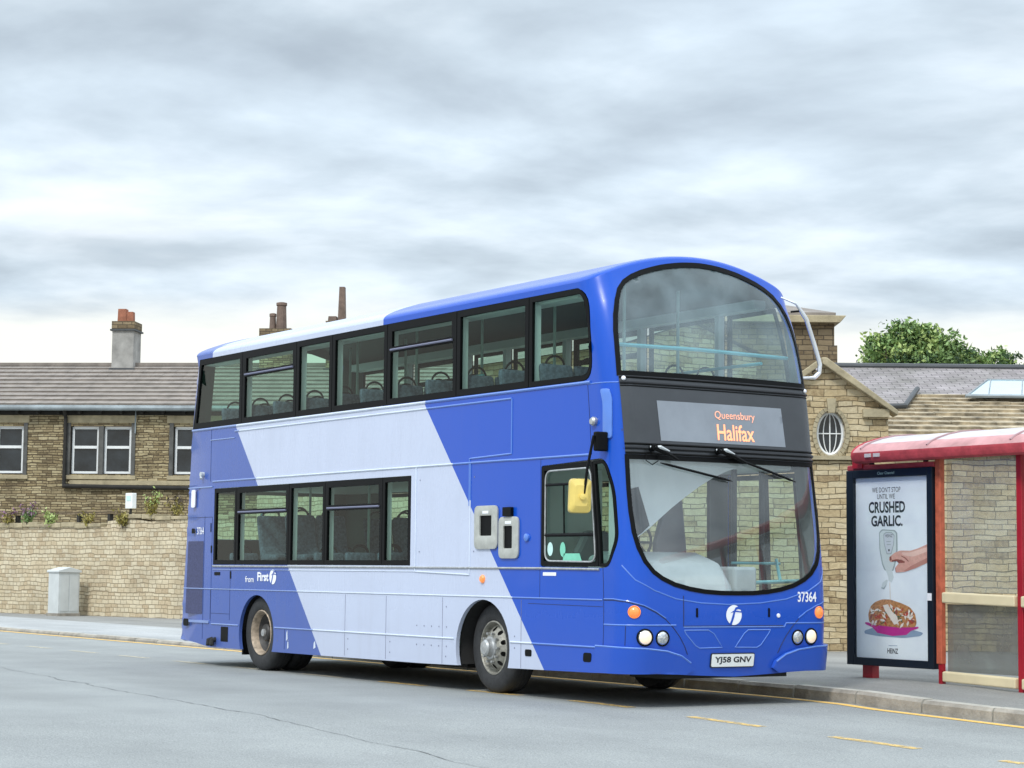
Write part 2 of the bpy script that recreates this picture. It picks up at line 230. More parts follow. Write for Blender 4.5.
MT['skylight']=mat('skylight_pane',(.34,.50,.56),.1,coat=1,var=.1); MT['cab']=mat('pale_grey_cabinet',(.56,.59,.59),.5,var=.08,vscale=3)
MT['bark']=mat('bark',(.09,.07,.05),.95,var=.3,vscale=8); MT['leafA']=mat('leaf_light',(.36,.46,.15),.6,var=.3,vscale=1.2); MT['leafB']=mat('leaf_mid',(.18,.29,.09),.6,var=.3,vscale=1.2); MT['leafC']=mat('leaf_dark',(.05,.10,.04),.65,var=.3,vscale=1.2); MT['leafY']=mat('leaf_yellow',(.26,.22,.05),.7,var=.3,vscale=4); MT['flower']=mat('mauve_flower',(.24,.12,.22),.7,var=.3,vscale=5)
# ------------------------------------------------------------------ mesh helpers
def link(name,verts,faces,mats,parent=None,fm=None,smooth=False,loc=None,uv=None):
    me=bpy.data.meshes.new(name); me.from_pydata([tuple(v) for v in verts],[],faces)
    for m in (mats if isinstance(mats,(list,tuple)) else [mats]): me.materials.append(MT[m])
    if fm:
        for p,i in zip(me.polygons,fm): p.material_index=i
    if smooth:
        for p in me.polygons: p.use_smooth=True
    if uv:
        ul=me.uv_layers.new(name='UVMap')
        for lp in me.loops: ul.data[lp.index].uv=uv[lp.vertex_index]
    me.validate(); me.update()
    o=bpy.data.objects.new(name,me); C.objects.link(o)
    if parent: o.parent=parent
    if loc: o.location=loc
    return o
class MB:
    def __init__(s): s.v=[]; s.f=[]; s.m=[]; s.uv={}
    def add(s,v,f,m=0):
        k=len(s.v); s.v+= [tuple(p) for p in v]; s.f+=[tuple(i+k for i in q) for q in f]; s.m+=[m]*len(f); return s
    def box(s,x0,x1,y0,y1,z0,z1,m=0):
        v=[(x,y,z) for z in (z0,z1) for y in (y0,y1) for x in (x0,x1)]
        return s.add(v,[(0,2,3,1),(4,5,7,6),(0,1,5,4),(2,6,7,3),(0,4,6,2),(1,3,7,5)],m)
    def prism(s,poly,y0,y1,m=0):
        """poly in (x,z) ccw seen from -y, extruded y0..y1"""
        n=len(poly); v=[(x,y0,z) for x,z in poly]+[(x,y1,z) for x,z in poly]
        f=[tuple(range(n)),tuple(range(2*n-1,n-1,-1))]+[(i,i+n,(i+1)%n+n,(i+1)%n) for i in range(n)]
        return s.add(v,f,m)
    def prismx(s,poly,x0,x1,m=0):
        n=len(poly); v=[(x0,y,z) for y,z in poly]+[(x1,y,z) for y,z in poly]
        f=[tuple(range(n)),tuple(range(2*n-1,n-1,-1))]+[(i,i+n,(i+1)%n+n,(i+1)%n) for i in range(n)]
        return s.add(v,f,m)
    def prismz(s,poly,z0,z1,m=0):
        n=len(poly); v=[(x,y,z0) for x,y in poly]+[(x,y,z1) for x,y in poly]
        f=[tuple(range(n-1,-1,-1)),tuple(range(n,2*n))]+[(i,(i+1)%n,(i+1)%n+n,i+n) for i in range(n)]
        return s.add(v,f,m)
    def tube(s,pts,r,seg=8,m=0,rs=None):
        pts=[Vector(p) for p in pts]; n=len(pts); vs=[]; pn=None
        for i,p in enumerate(pts):
            d=((pts[min(i+1,n-1)]-pts[max(i-1,0)])).normalized()
            if pn is None: a_=Vector((0,0,1)) if abs(d.z)<.9 else Vector((1,0,0)); x=d.cross(a_).normalized()
            else: x=(pn-d*pn.dot(d)).normalized()
            pn=x; y=d.cross(x); rr=rs[i] if rs else r
            for k in range(seg):
                t=2*PI*k/seg; vs.append(p+(x*math.cos(t)+y*math.sin(t))*rr)
        f=[(i*seg+k,i*seg+(k+1)%seg,(i+1)*seg+(k+1)%seg,(i+1)*seg+k) for i in range(n-1) for k in range(seg)]
        f+=[tuple(range(seg-1,-1,-1)),tuple(range((n-1)*seg,n*seg))]
        return s.add(vs,f,m)
    def lathe(s,prof,c,axis='z',seg=32,m=0,mf=None):
        """prof: list (r,h)"""
        vs=[];n=len(prof)
        for k in range(seg):
            t=2*PI*k/seg
            for r,h in prof:
                a_,b_=r*math.cos(t),r*math.sin(t)
                p={'z':(a_,b_,h),'y':(a_,h,-b_),'x':(h,a_,b_)}[axis]
                vs.append((p[0]+c[0],p[1]+c[1],p[2]+c[2]))
        f=[(k*n+i,((k+1)%seg)*n+i,((k+1)%seg)*n+i+1,k*n+i+1) for k in range(seg) for i in range(n-1)]
        k0=len(s.f); s.add(vs,f,m)
        if mf:
            for j in range(len(f)): s.m[k0+j]=mf[j%(n-1)]
        return s
    def xf(s,Mx): s.v=[tuple(Mx@Vector(p)) for p in s.v]; return s
    def build(s,name,mats,parent=None,smooth=False,loc=None,bevel=0):
        o=link(name,s.v,s.f,mats,parent,s.m,smooth,loc)
        if smooth:
            md=o.modifiers.new('edge','EDGE_SPLIT'); md.split_angle=R(35)
        if bevel:
            b_=o.modifiers.new('bevel','BEVEL'); b_.width=bevel; b_.segments=2; b_.limit_method='ANGLE'
        return o
def inpoly(x,y,P_):
    c=False; j=len(P_)-1
    for i in range(len(P_)):
        xi,yi=P_[i]; xj,yj=P_[j]
        if (yi>y)!=(yj>y) and x<(xj-xi)*(y-yi)/(yj-yi)+xi: c=not c
        j=i
    return c
def dens(P_,d,close=True):
    out=[]; n=len(P_)
    for i in range(n if close else n-1):
        a_,b_=P_[i],P_[(i+1)%n]; k=max(1,int(math.dist(a_,b_)/d+.999))
        out+=[(a_[0]+(b_[0]-a_[0])*j/k,a_[1]+(b_[1]-a_[1])*j/k) for j in range(k)]
    if not close: out.append(P_[-1])
    return out
def rnd(P_,r,k=5):
    """round the corners of a polygon; r number or list"""
    out=[]; n=len(P_)
    for i in range(n):
        p=Vector(P_[i]); a_=Vector(P_[i-1])-p; b_=Vector(P_[(i+1)%n])-p; rr=r[i] if isinstance(r,(list,tuple)) else r
        if rr<=0: out.append(tuple(p)); continue
        rr=min(rr,a_.length*.49,b_.length*.49); s_=p+a_.normalized()*rr; e_=p+b_.normalized()*rr
        for j in range(k+1):
            t=j/k; q=s_*(1-t)**2+p*2*t*(1-t)+e_*t*t; out.append(tuple(q))
    return out
def cdt(outer,holes=(),lines=(),pts=(),keep_holes=False):
    V=[];E=[]
    for P_,cl in [(outer,1)]+[(h,1) for h in holes]+[(l_,0) for l_ in lines]:
        k=len(V); V+=[Vector(p) for p in P_]; n=len(P_)
        E+=[(k+i,k+(i+1)%n) for i in range(n if cl else n-1)]
    V+=[Vector(p) for p in pts]
    r=geometry.delaunay_2d_cdt(V,E,[],0,1e-5); vs=[tuple(v) for v in r[0]]; fs=[]
    for f in r[2]:
        cx=sum(vs[i][0] for i in f)/len(f); cy=sum(vs[i][1] for i in f)/len(f)
        if not inpoly(cx,cy,outer): continue
        if not keep_holes and any(inpoly(cx,cy,h) for h in holes): continue
        fs.append(tuple(f))
    return vs,fs
def ell(cx,cy,rx,ry,n=28,a0=0,a1=360): return [(cx+rx*math.cos(R(a0+(a1-a0)*i/n)),cy+ry*math.sin(R(a0+(a1-a0)*i/n))) for i in range(n if a1-a0==360 else n+1)]
def textpoly(s,size,align='CENTER',sx=1.,bold=0,res=3):
    cu=bpy.data.curves.new('t','FONT'); cu.body=s; cu.size=size; cu.align_x=align; cu.align_y='CENTER'; cu.resolution_u=res; cu.offset=bold; cu.fill_mode='FRONT'
    o=bpy.data.objects.new('t',cu); C.objects.link(o); bpy.context.view_layer.update()
    me=bpy.data.meshes.new_from_object(o.evaluated_get(bpy.context.evaluated_depsgraph_get()))
    v=[(p.co.x*sx,p.co.y) for p in me.vertices]; f=[tuple(p.vertices) for p in me.polygons]
    bpy.data.objects.remove(o); bpy.data.curves.remove(cu); bpy.data.meshes.remove(me)
    return v,f
def empty(name,loc=(0,0,0),rz=0,label=None,cat=None,group=None):
    o=bpy.data.objects.new(name,None); C.objects.link(o); o.location=loc; o.rotation_euler=(0,0,rz); o.empty_display_size=.2
    if label: tag(o,label,cat,group)
    return o
def tag(o,label,cat,group=None):
    o['label']=label; o['category']=cat
    if group: o['group']=group
    return o
def struct(o): o['kind']='structure'; return o
random.seed(7)



# ================================================================== the setting
def zg(x):
    if x<8.8: return 0
    x=min(x,26.); 
    return -.0235*(x-9.8)-.0115 if x>10.8 else -.0235*(x-8.8)**2/4
def hk(x): return .06 if x<-4 else (.13 if x>5 else .06+.07*(x+4)/9)
def zp(x,y): return zg(x)+hk(x)+max(0,(y-1.55))*.004
def sheet(name,xs,ys,zf,mats,mf=None):
    v=[(x,y,zf(x,y)) for x in xs for y in ys]; ny=len(ys)
    f=[(i*ny+j,(i+1)*ny+j,(i+1)*ny+j+1,i*ny+j+1) for i in range(len(xs)-1) for j in range(ny-1)]
    fm=[mf((xs[i]+xs[i+1])/2,(ys[j]+ys[j+1])/2) for i in range(len(xs)-1) for j in range(ny-1)] if mf else None
    return struct(link(name,v,f,mats,fm=fm))
XS=[-260,-120,-80,-60]+[-50+.5*i for i in range(160)]+[32,40,60,120,300]
sheet('ground',[-1500,1500],[-1500,1500],lambda x,y:-.75,'ground')
sheet('road',XS,[-60,-30,-12,-6,-3,-1,0,1.42],lambda x,y:zg(x),'asphalt')
sheet('pavement',XS,[1.5,2.6,3.6,4.6,6,8,10,13,30],lambda x,y:zp(x,y) if y<13.5 else zp(x,13),['pave','paveL'],lambda x,y:1 if (x<0 and y<4.6) else 0)
kb=MB(); x=-60.
while x<40:
    ln=.915*random.uniform(.96,1.04); g=.012; h=hk(x); za,zb=zg(x),zg(x+ln); dy=random.uniform(-.008,.008); dz=random.uniform(-.006,.006)
    v=[]
    for xx,zz in ((x+g,za),(x+ln-g,zb)):
        v+=[(xx,1.39+dy,zz-.2),(xx,1.40+dy,zz+h-.03+dz),(xx,1.43+dy,zz+h+dz+.004),(xx,1.56,zz+h+dz+.006),(xx,1.56,zz-.2)]
    kb.add(v,[(0,5,6,1),(1,6,7,2)],0); kb.add(v,[(2,7,8,3),(3,8,9,4),(0,1,2,3,4),(9,8,7,6,5)],1)
    x+=ln
struct(kb.build('kerb',['kerb','kerbtop']))
jb=MB(); jb.box(-60,40,1.45,1.555,-.3,-.35)
def strip(name,x0,x1,y0,y1,m,dz=.004,kind=True):
    n=max(1,int((x1-x0)/.5)); xs=[x0+(x1-x0)*i/n for i in range(n+1)]
    o=link(name,[(x,y,zg(x)+dz) for x in xs for y in (y0,y1)],[(2*i,2*i+2,2*i+3,2*i+1) for i in range(n)],m); return struct(o)
strip('yellow_line',-60,34,1.18,1.31,'yline')
for k in range(-24,8):
    x0=11.03+1.95*k
    strip('lane_dash',x0,x0+1.03,-1.16,-1.04,'ydash' if x0>4 else 'wdash')
# tar-sealed crack wandering along the road
cv=[];cf=[]
cp=[(-1.5,-3.8),(2.8,-4.23),(5.6,-4.55),(8.5,-4.76),(9.9,-4.89),(11.8,-5.0),(14.2,-5.15)]
cp=dens(cp,.16,False)
for i,(x,y) in enumerate(cp):
    y+=.10*noise.noise(Vector((x*1.3,0,3)))+.04*noise.noise(Vector((x*7,0,8))); w_=.003+.014*abs(noise.noise(Vector((x*4,2,1))))
    cv+=[(x,y-w_,zg(x)+.004),(x,y+w_,zg(x)+.004)]
struct(link('road_crack',cv,[(2*i,2*i+2,2*i+3,2*i+1) for i in range(len(cp)-1)],'tar'))
# grit and weeds at the foot of the walls
# ---- boundary wall, its own frame: x along the wall, y away from the road
WL=(-27.62,5.81); WR=math.atan2(1.9,7.2)
wall=empty('boundary_wall',(WL[0],WL[1],0),WR,'long buff coursed stone boundary wall behind the pavement left of the bus','wall')
b=MB()
def wtop(s): return 2.33 if s<4.55 else 2.50
pr=[(-16,-.3),(11.4,-.3),(11.4,2.55),(8.2,2.52)]+[(7.4,2.50),(6.3,2.44),(5.6,2.52),(4.6,2.47),(4.55,2.33),(1.5,2.35),(-2,2.34),(-16,2.5)]
b.prism(pr,0,.42); b.build('stonework',['stW'],wall)
b=MB(); s=-16.
while s<11.3:
    ln=random.uniform(.35,.75); t=wtop(s+.2)+random.uniform(-.02,.04)
    if not 4.2<s<4.6: b.box(s,min(s+ln-.015,11.4),-.05+random.uniform(-.01,.01),.46,t-.01,t+.07+random.uniform(0,.05))
    s+=ln
b.build('coping',['dressed'],wall,bevel=.012)
def in_wall(x,y,z=0): 
    c_,s_=math.cos(WR),math.sin(WR); return (WL[0]+x*c_-y*s_,WL[1]+x*s_+y*c_,z)
rail=empty('stone_rail',in_wall(0,.2,0),WR,'weathered dark horizontal rail on short posts standing on the boundary wall','railing')
b=MB(); b.box(-9,4.75,-.06,.08,2.66,2.75); b.build('rail_beam',['stT'],rail)
for s in (-8.0,-5.2,-2.1,.4,3.12,4.42): MB().box(s-.05,s+.05,-.05,.06,2.36,2.66).build('post',['dark'],rail)
bx=empty('junction_box',in_wall(5.25,.2,0),WR,'small white junction box on a short post above the boundary wall','utility box')
MB().box(-.14,.14,-.07,.07,2.78,3.17).build('box_body',['frameW'],bx,bevel=.015); MB().tube([(0,0,2.45),(0,0,2.8)],.035).build('post',['dark'],bx)
MB().box(-.08,.08,-.08,-.071,2.98,3.1).build('label_plate',['palesticker'],bx)
# ---- leaves
def leafmesh(blobs,n,size,rng,mats=3,flat=.35,ragged=.75):
    V=[];Fs=[];Fm=[]
    tot=sum(b_[3]**2 for b_ in blobs)
    for (x,y,z,r,*rest) in blobs:
        k=int(n*r*r/tot); sq=rest[0] if rest else 1.
        nc=max(6,int(k/26)); cl=[]
        for _ in range(nc):
            d=Vector((rng.gauss(0,1),rng.gauss(0,1),rng.gauss(0,1))).normalized(); rr=r*(rng.uniform(.35,1.)**.5)*(1+ragged*noise.noise(Vector((d.x*2+x,d.y*2+y,d.z*2+z))))
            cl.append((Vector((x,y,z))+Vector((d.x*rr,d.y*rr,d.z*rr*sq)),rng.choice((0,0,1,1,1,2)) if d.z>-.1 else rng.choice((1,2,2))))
        for _ in range(k):
            c_,m_=rng.choice(cl); p=c_+Vector((rng.gauss(0,1),rng.gauss(0,1),rng.gauss(0,.8)))*r*.13
            nrm=Vector((rng.gauss(0,1),rng.gauss(0,1),rng.gauss(.5,1))).normalized(); t=nrm.orthogonal().normalized(); t.rotate(Matrix.Rotation(rng.uniform(0,6.28),3,nrm)); q=nrm.cross(t)
            s=size*rng.uniform(.6,1.4); i=len(V)
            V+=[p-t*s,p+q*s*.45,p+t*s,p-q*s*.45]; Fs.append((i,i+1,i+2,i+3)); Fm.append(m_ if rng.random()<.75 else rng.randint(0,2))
    return V,Fs,Fm
def tree(name,label,cat,loc,th,tr,blobs,n,size,seed,limbs=7,group=None):
    rng=random.Random(seed); t=empty(name,loc,0,label,cat,group)
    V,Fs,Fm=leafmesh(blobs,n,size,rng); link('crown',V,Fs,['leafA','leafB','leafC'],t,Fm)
    b=MB(); b.tube([(0,0,-.3),(.05,0,th*.3),(-.06,.05,th*.65),(0,0,th)],tr,8,rs=[tr*1.3,tr,tr*.8,tr*.6])
    for k in range(limbs):
        bl=rng.choice(blobs); p0=Vector((0,0,th*rng.uniform(.55,1))); p2=Vector(bl[:3])+Vector((rng.gauss(0,1),rng.gauss(0,1),rng.gauss(0,.6)))*bl[3]*.5
        p1=(p0+p2)/2+Vector((rng.gauss(0,.2),rng.gauss(0,.2),.2)); b.tube([p0,p1,p2],.1,6,rs=[tr*.45,tr*.25,tr*.08])
    b.build('trunk',['bark'],t,smooth=True); return t
def plant(name,label,cat,loc,h,r,seed,leaf='leafB',fl=None,stems=7):
    rng=random.Random(seed); t=empty(name,loc,0,label,cat,'weeds growing on the boundary wall'); b=MB(); V=[];Fs=[];Fm=[]
    for k in range(stems):
        a_=rng.uniform(0,6.28); tip=Vector((math.cos(a_)*r*rng.uniform(.3,1),math.sin(a_)*r*.5,h*rng.uniform(.55,1.)))
        b.tube([(0,0,-.05),tuple(tip*.5+Vector((0,0,h*.1))),tuple(tip)],.008,5)
        for j in range(26):
            u=rng.uniform(.25,1); p=tip*u+Vector((rng.gauss(0,1),rng.gauss(0,1),rng.gauss(0,1)))*.045; d=Vector((rng.gauss(0,1),rng.gauss(0,1),rng.gauss(0,1))).normalized(); q=d.orthogonal().normalized(); i=len(V); s=rng.uniform(.03,.06)
            V+=[p-d*s,p+q*s*.4,p+d*s,p-q*s*.4]; Fs.append((i,i+1,i+2,i+3)); Fm.append(1 if fl and u>.8 else 0)
    b.build('stem',['bark'],t); link('foliage',V,Fs,[leaf,fl or leaf],t,Fm); return t
plant('weed','green ferny weed with mauve flowers at the left end of the stone rail','plant',in_wall(1.15,-.02,2.38),.62,.35,1,'leafB','flower',10)
plant('weed','pale grey-green bushy weed in the middle of the gap under the stone rail','plant',in_wall(2.15,-.02,2.38),.42,.34,2,'leafA',None,9)
plant('weed','mauve flowering sprig arching over the stone rail at the frame edge','plant',in_wall(.3,-.02,2.38),.5,.3,3,'leafY','flower',7)
plant('weed','small yellow-leaved tuft between the two short rail posts','plant',in_wall(3.75,-.02,2.38),.34,.3,4,'leafY',None,6)
plant('weed','yellow weed hanging on the wall right below the white junction box','plant',in_wall(5.3,-.07,2.32),.42,.3,5,'leafY',None,8)
plant('weed','tall straw-yellow weed on the highest part of the wall, right of the white junction box','plant',in_wall(6.35,0,2.5),.75,.4,6,'leafY','leafA',11)
plant('weed','bushy straw-coloured weed beside the rear corner of the bus','plant',in_wall(7.25,0,2.5),.6,.45,7,'leafY','bark',9)
# ---- utility cabinet
cb=empty('utility_cabinet',in_wall(3.68,-.62,.12),R(14.8-6),'pale grey metal street cabinet with pitched lid standing against the boundary wall','cabinet')
b=MB(); b.box(-.34,.34,-.29,.29,0,1.08); b.build('cabinet_body',['cab'],cb,bevel=.012)
b=MB(); b.prism([(-.38,1.08),(.38,1.08),(.38,1.13),(0,1.22),(-.38,1.13)],-.33,.33); b.build('lid',['cab'],cb,bevel=.01)
b=MB(); b.box(-.29,-.015,-.302,-.292,.08,1.02); b.box(.015,.29,-.302,-.292,.08,1.02); b.build('door',['cab'],cb,bevel=.003)
MB().box(-.37,.37,-.32,.32,-.05,.03).build('plinth',['kerb'],cb)
cb.rotation_euler.z=R(99); cb.scale=(.88,.88,.97)
# ---- courses of tiles / stone slates laid as real overlapping pieces
def courses(s0,s1,p0,p1,n,wid,th,seed,jit=.0,var=.0):
    rng=random.Random(seed); b=MB(); dy=(p1[0]-p0[0]); dz=(p1[1]-p0[1]); ln=math.hypot(dy,dz); ty,tz=dy/ln,dz/ln; ny,nz=-tz,ty
    hs=[1.]*n if not var else [1-.35*i/n for i in range(n)]; tot=sum(hs); at=0
    for i in range(n):
        l0=ln*at/tot; at+=hs[i]; l1=ln*at/tot+.05; s=s0-rng.uniform(0,wid)
        while s<s1:
            w_=wid*rng.uniform(1-var,1+var); a_=max(s,s0); e_=min(s+w_-.006,s1); s+=w_
            if e_-a_<.03: continue
            j0=rng.uniform(-jit,jit); t_=th*(1+rng.uniform(-1,1)*jit*10)
            q=lambda l,h:(p0[0]+ty*l+ny*h,p0[1]+tz*l+nz*h)
            A=q(l0+j0,t_+.012); B_=q(l1,.014); A0=q(l0+j0,-.01); 
            v=[(a_,*A0),(a_,*A),(a_,*B_),(e_,*A0),(e_,*A),(e_,*B_)]
            b.add(v,[(0,3,4,1),(1,4,5,2),(0,1,2),(3,5,4)],0)
    return b
# ---- terraced house row (left, behind the wall)
HO=(-29.98,10.81); HR=math.atan2(.785,.62)
hs=empty('terraced_house',(*HO,0),HR,'long sooty stone terrace with white sash windows and grey tiled roof behind the boundary wall','house')
S0,S1=-19,9.5
wins=[(-17.4,-15.6),(-14.3,-12.5),(-11.3,-9.5),(-8.25,-6.45),(-5.42,-3.62),(-2.21,-.40),(.85,2.65),(3.9,5.7),(6.9,8.7)]
outer=[(S0,-.5),(S1,-.5),(S1,5.95),(S0,5.95)]
vs_,fs_=cdt(outer,[[(a_,4.0),(c_,4.0),(c_,5.41),(a_,5.41)] for a_,c_ in wins])
b=MB(); b.add([(x,0,z) for x,z in vs_],fs_)
for a_,c_ in wins: b.add([(a_,0,4.0),(c_,0,4.0),(c_,0,5.41),(a_,0,5.41),(a_,.3,4.0),(c_,.3,4.0),(c_,.3,5.41),(a_,.3,5.41)],[(0,1,5,4),(1,2,6,5),(2,3,7,6),(3,0,4,7)],1)
b.add([(S1,0,-.5),(S1,8.2,-.5),(S1,8.2,5.95),(S1,4.0,7.5),(S1,0,5.95)],[(0,1,2,3,4)]); b.add([(S0,0,-.5),(S0,8.2,-.5),(S0,8.2,5.95),(S0,4.0,7.5),(S0,0,5.95)],[(4,3,2,1,0)]); b.add([(S0,8.2,-.5),(S1,8.2,-.5),(S1,8.2,5.95),(S0,8.2,5.95)],[(3,2,1,0)])
b.build('wall',['stH','dark'],hs)
for a_,c_ in wins:
    for x0,x1,y0,y1,z0,z1 in ((a_-.12,a_-.003,-.03,.1,3.98,5.5),(c_+.003,c_+.12,-.03,.1,3.98,5.5),((a_+c_)/2-.07,(a_+c_)/2+.07,-.01,.2,4.0,5.41)): MB().box(x0,x1,y0,y1,z0,z1).build('window_jamb',['jamb'],hs)
b=MB()
for a_,c_ in wins: b.box(a_-.16,c_+.16,-.06,.1,3.86,3.975); b.box(a_-.2,c_+.16,-.025,.1,5.505,5.72)
b.box(-2.2,S1,-.05,.1,3.70,3.83); b.build('lintel_and_sill',['dressed'],hs)
for a_,c_ in wins:
    m_=(a_+c_)/2
    for x0,x1 in ((a_+.02,m_-.08),(m_+.08,c_-.02)):
        f=.065; b=MB(); z0,z1,zm=4.03,5.39,4.80
        b.box(x0,x0+f,.10,.17,z0,z1); b.box(x1-f,x1,.10,.17,z0,z1); b.box(x0+f,x1-f,.10,.17,z0,z0+f); b.box(x0+f,x1-f,.10,.17,z1-f,z1); b.box(x0+f,x1-f,.09,.17,zm-.04,zm+.04)
        wo=b.build('window',['frameW'],hs); MB().box(x0+f,x1-f,.135,.145,z0+f,z1-f).build('pane',['winglass'],wo)
b=MB(); b.box(S0,S1,-.02,.05,5.73,5.95); 
k=S0+.3
while k<S1: b.box(k,k+.07,-.22,-.02,5.76,5.87); k+=.62
b.build('black_eaves',['dark'],hs)  # plain black band and bracket ends below the gutter
b=MB(); b.tube([(S0,-.3,5.93),(-1,-.3,5.92),(S1,-.3,5.9)],.085,10); b.build('gutter',['gutter'],hs)
b=MB(); b.tube([(-2.35,-.28,5.88),(-2.35,-.09,5.65),(-2.35,-.09,3.70)],.055,8); b.tube([(-2.38,-.1,3.66),(0,-.1,3.63),(S1,-.1,3.52)],.06,8); b.build('downpipe',['dark'],hs)
b=MB(); b.tube([(-.28,-.05,5.9),(-.28,-.05,5.2)],.02,6,m=0); b.build('vent_pipe',['gutter'],hs)
b=courses(S0,S1,(-.32,5.99),(4.0,7.56),10,.34,.055,3,.004); b.m=[0]*len(b.f); 
b.add([(S0,-.30,5.96),(S1,-.30,5.96),(S1,4.0,7.53),(S0,4.0,7.53)],[(0,1,2,3)],1); b.add([(S0,8.4,5.99),(S1,8.4,5.99),(S1,4.0,7.56),(S0,4.0,7.56)],[(3,2,1,0)],0)
b.box(S0,S1,3.86,4.14,7.56,7.66,0)
rf=b.build('roof',['tile','dark'],hs)
def chim(x0,x1,zt,pots,mt,cap='stT',yc=4.,pm='oldpot'):
    d=.42; b=MB(); b.box(x0,x1,yc-d,yc+d,6.9,zt,0); b.box(x0-.06,x1+.06,yc-d-.06,yc+d+.06,zt-.30,zt-.25,2); b.box(x0-.02,x1+.02,yc-d-.02,yc+d+.02,zt-.25,zt,1)
    b.box(x0-.06,x1+.06,yc-d-.08,yc-d+.1,7.36,7.46,2)
    for (px,w0,w1,h,rd) in pots:
        if rd: b.lathe([(w0,0),(w0*.9,.05),(w1*.85,h-.12),(w1,h-.1),(w1,h-.02),(w1*.55,h),(w1*.5,h-.15)],(px,yc,zt),'z',12,3)
        else: b.prism([(px-w0,zt),(px+w0,zt),(px+w1,zt+h),(px-w1,zt+h)],yc-w0,yc+w0,3)
    return b.build('chimney',[mt,cap,'lead',pm],rf)
chim(-2.10,-1.42,8.93,[(-1.89,.14,.125,.42,0),(-1.66,.12,.11,.33,0)],'render',pm='pot')
chim(2.55,3.5,8.70,[(2.86,.12,.11,.52,1),(3.13,.19,.17,.86,1)],'stH')
chim(4.62,5.24,8.93,[(4.75,.14,.12,.18,0),(5.03,.115,.08,1.10,0)],'stH')
# ---- building with the oval window (right) in its own frame
BO=(2.4,8.2); BR=math.atan2(.838,.545)
sb=empty('stone_building',(*BO,0),BR,'buff stone building with oval window in its gable and slate roofs behind the bus shelter','building')
# gable front with an oval opening
ov=ell(.10,3.45,.225,.35,36)
vs_,fs_=cdt([(-1.1,3.08),(.98,3.08),(.98,3.80),(0,4.50),(-1.1,3.74)],[ov]); b=MB(); b.add([(x,-.05,z) for x,z in vs_],fs_)
n=len(ov); b.add([(x,-.05,z) for x,z in ov]+[(x,.2,z) for x,z in ov],[(i,(i+1)%n,(i+1)%n+n,i+n) for i in range(n)])
b.box(-1.1,.98,-.05,.3,2.95,3.078) ; b.add([(.98,-.05,3.0),(.98,4.5,3.0),(.98,4.5,3.80),(.98,-.05,3.80)],[(0,1,2,3)]); b.add([(-1.1,-.05,3.0),(-1.1,4.5,3.0),(-1.1,4.5,3.74),(-1.1,-.05,3.74)],[(3,2,1,0)])
b.build('gable_wall',['stB'],sb)
b=MB(); b.box(-3.6,1.0,-.10,.32,-.5,3.02); b.box(1.0,14,-.10,.2,-.5,3.16); b.add([(14,-.1,-.5),(14,6,-.5),(14,6,5),(14,-.1,3)],[(0,1,2,3)]); b.build('front_wall',['stB'],sb)
b=MB(); b.box(-1.22,.46,-.17,-.05,3.04,3.10); b.box(.58,.98,-.16,-.04,3.70,3.82); b.box(.46,1.0,-.085,-.051,3.10,3.16)
for i in range(28):
    a0,a1=360*i/28,360*(i+1)/28; p=lambda a_,rx,rz:(.10+rx*math.cos(R(a_)),3.45+rz*math.sin(R(a_)))
    q=[p(a0+.6,.225,.35),p(a0+.6,.285,.41),p(a1-.6,.285,.41),p(a1-.6,.225,.35)]
    b.prism(q[::-1],-.085,-.04)
b.prism([(.05,3.76),(.15,3.76),(.17,3.98),(.03,3.98)],-.13,-.03); b.build('window_surround',['dressed'],sb)
wo=MB(); 
for rx,rz,t_ in ((.225,.35,.03),(.155,.28,.0)):
    pass
wo.tube([(.10+.2*math.cos(R(a_)),.06,3.45+.325*math.sin(R(a_))) for a_ in range(0,361,12)],.028,6)
wo.tube([(.10,.06,3.12),(.10,.06,3.78)],.011,6); wo.tube([(-.11,.06,3.45),(.31,.06,3.45)],.011,6)
for sx_ in (-1,1): wo.tube([(.10+sx_*.10*math.cos(R(a_)),.06,3.45+.31*math.sin(R(a_))) for a_ in range(-90,91,12)],.009,6)
w1=wo.build('oval_window',['frameW'],sb,smooth=True)
e_=ell(.10,3.45,.21,.335,30); MB().prism(e_,.075,.085).build('pane',['winglass'],w1)
b=MB()
b.prism([(-.04,4.50),(1.10,3.72),(1.10,3.80),(.02,4.60),(-.06,4.60)],-.22,.22); b.prism([(-.06,4.60),(-1.25,3.74),(-1.25,3.66),(-.04,4.50)][::1],-.20,.22)
b.build('gable_coping',['dressed'],sb,bevel=.012)
b=MB(); b.add([(0,.2,4.48),(1.0,.2,3.80),(1.0,4.6,3.80),(0,4.6,4.48),(-1.1,.2,3.73),(-1.1,4.6,3.73)],[(0,1,2,3),(4,0,3,5)]); b.build('gable_roof',['tile'],sb)
b=courses(1.0,14,(-.25,3.17),(4.0,4.40),13,.42,.05,5,.012,.35); b.add([(1.0,-.2,3.13),(14,-.2,3.13),(14,4.02,4.37),(1.0,4.02,4.37)],[(0,1,2,3)],0); b.build('stone_slate_roof',['stslate'],sb)
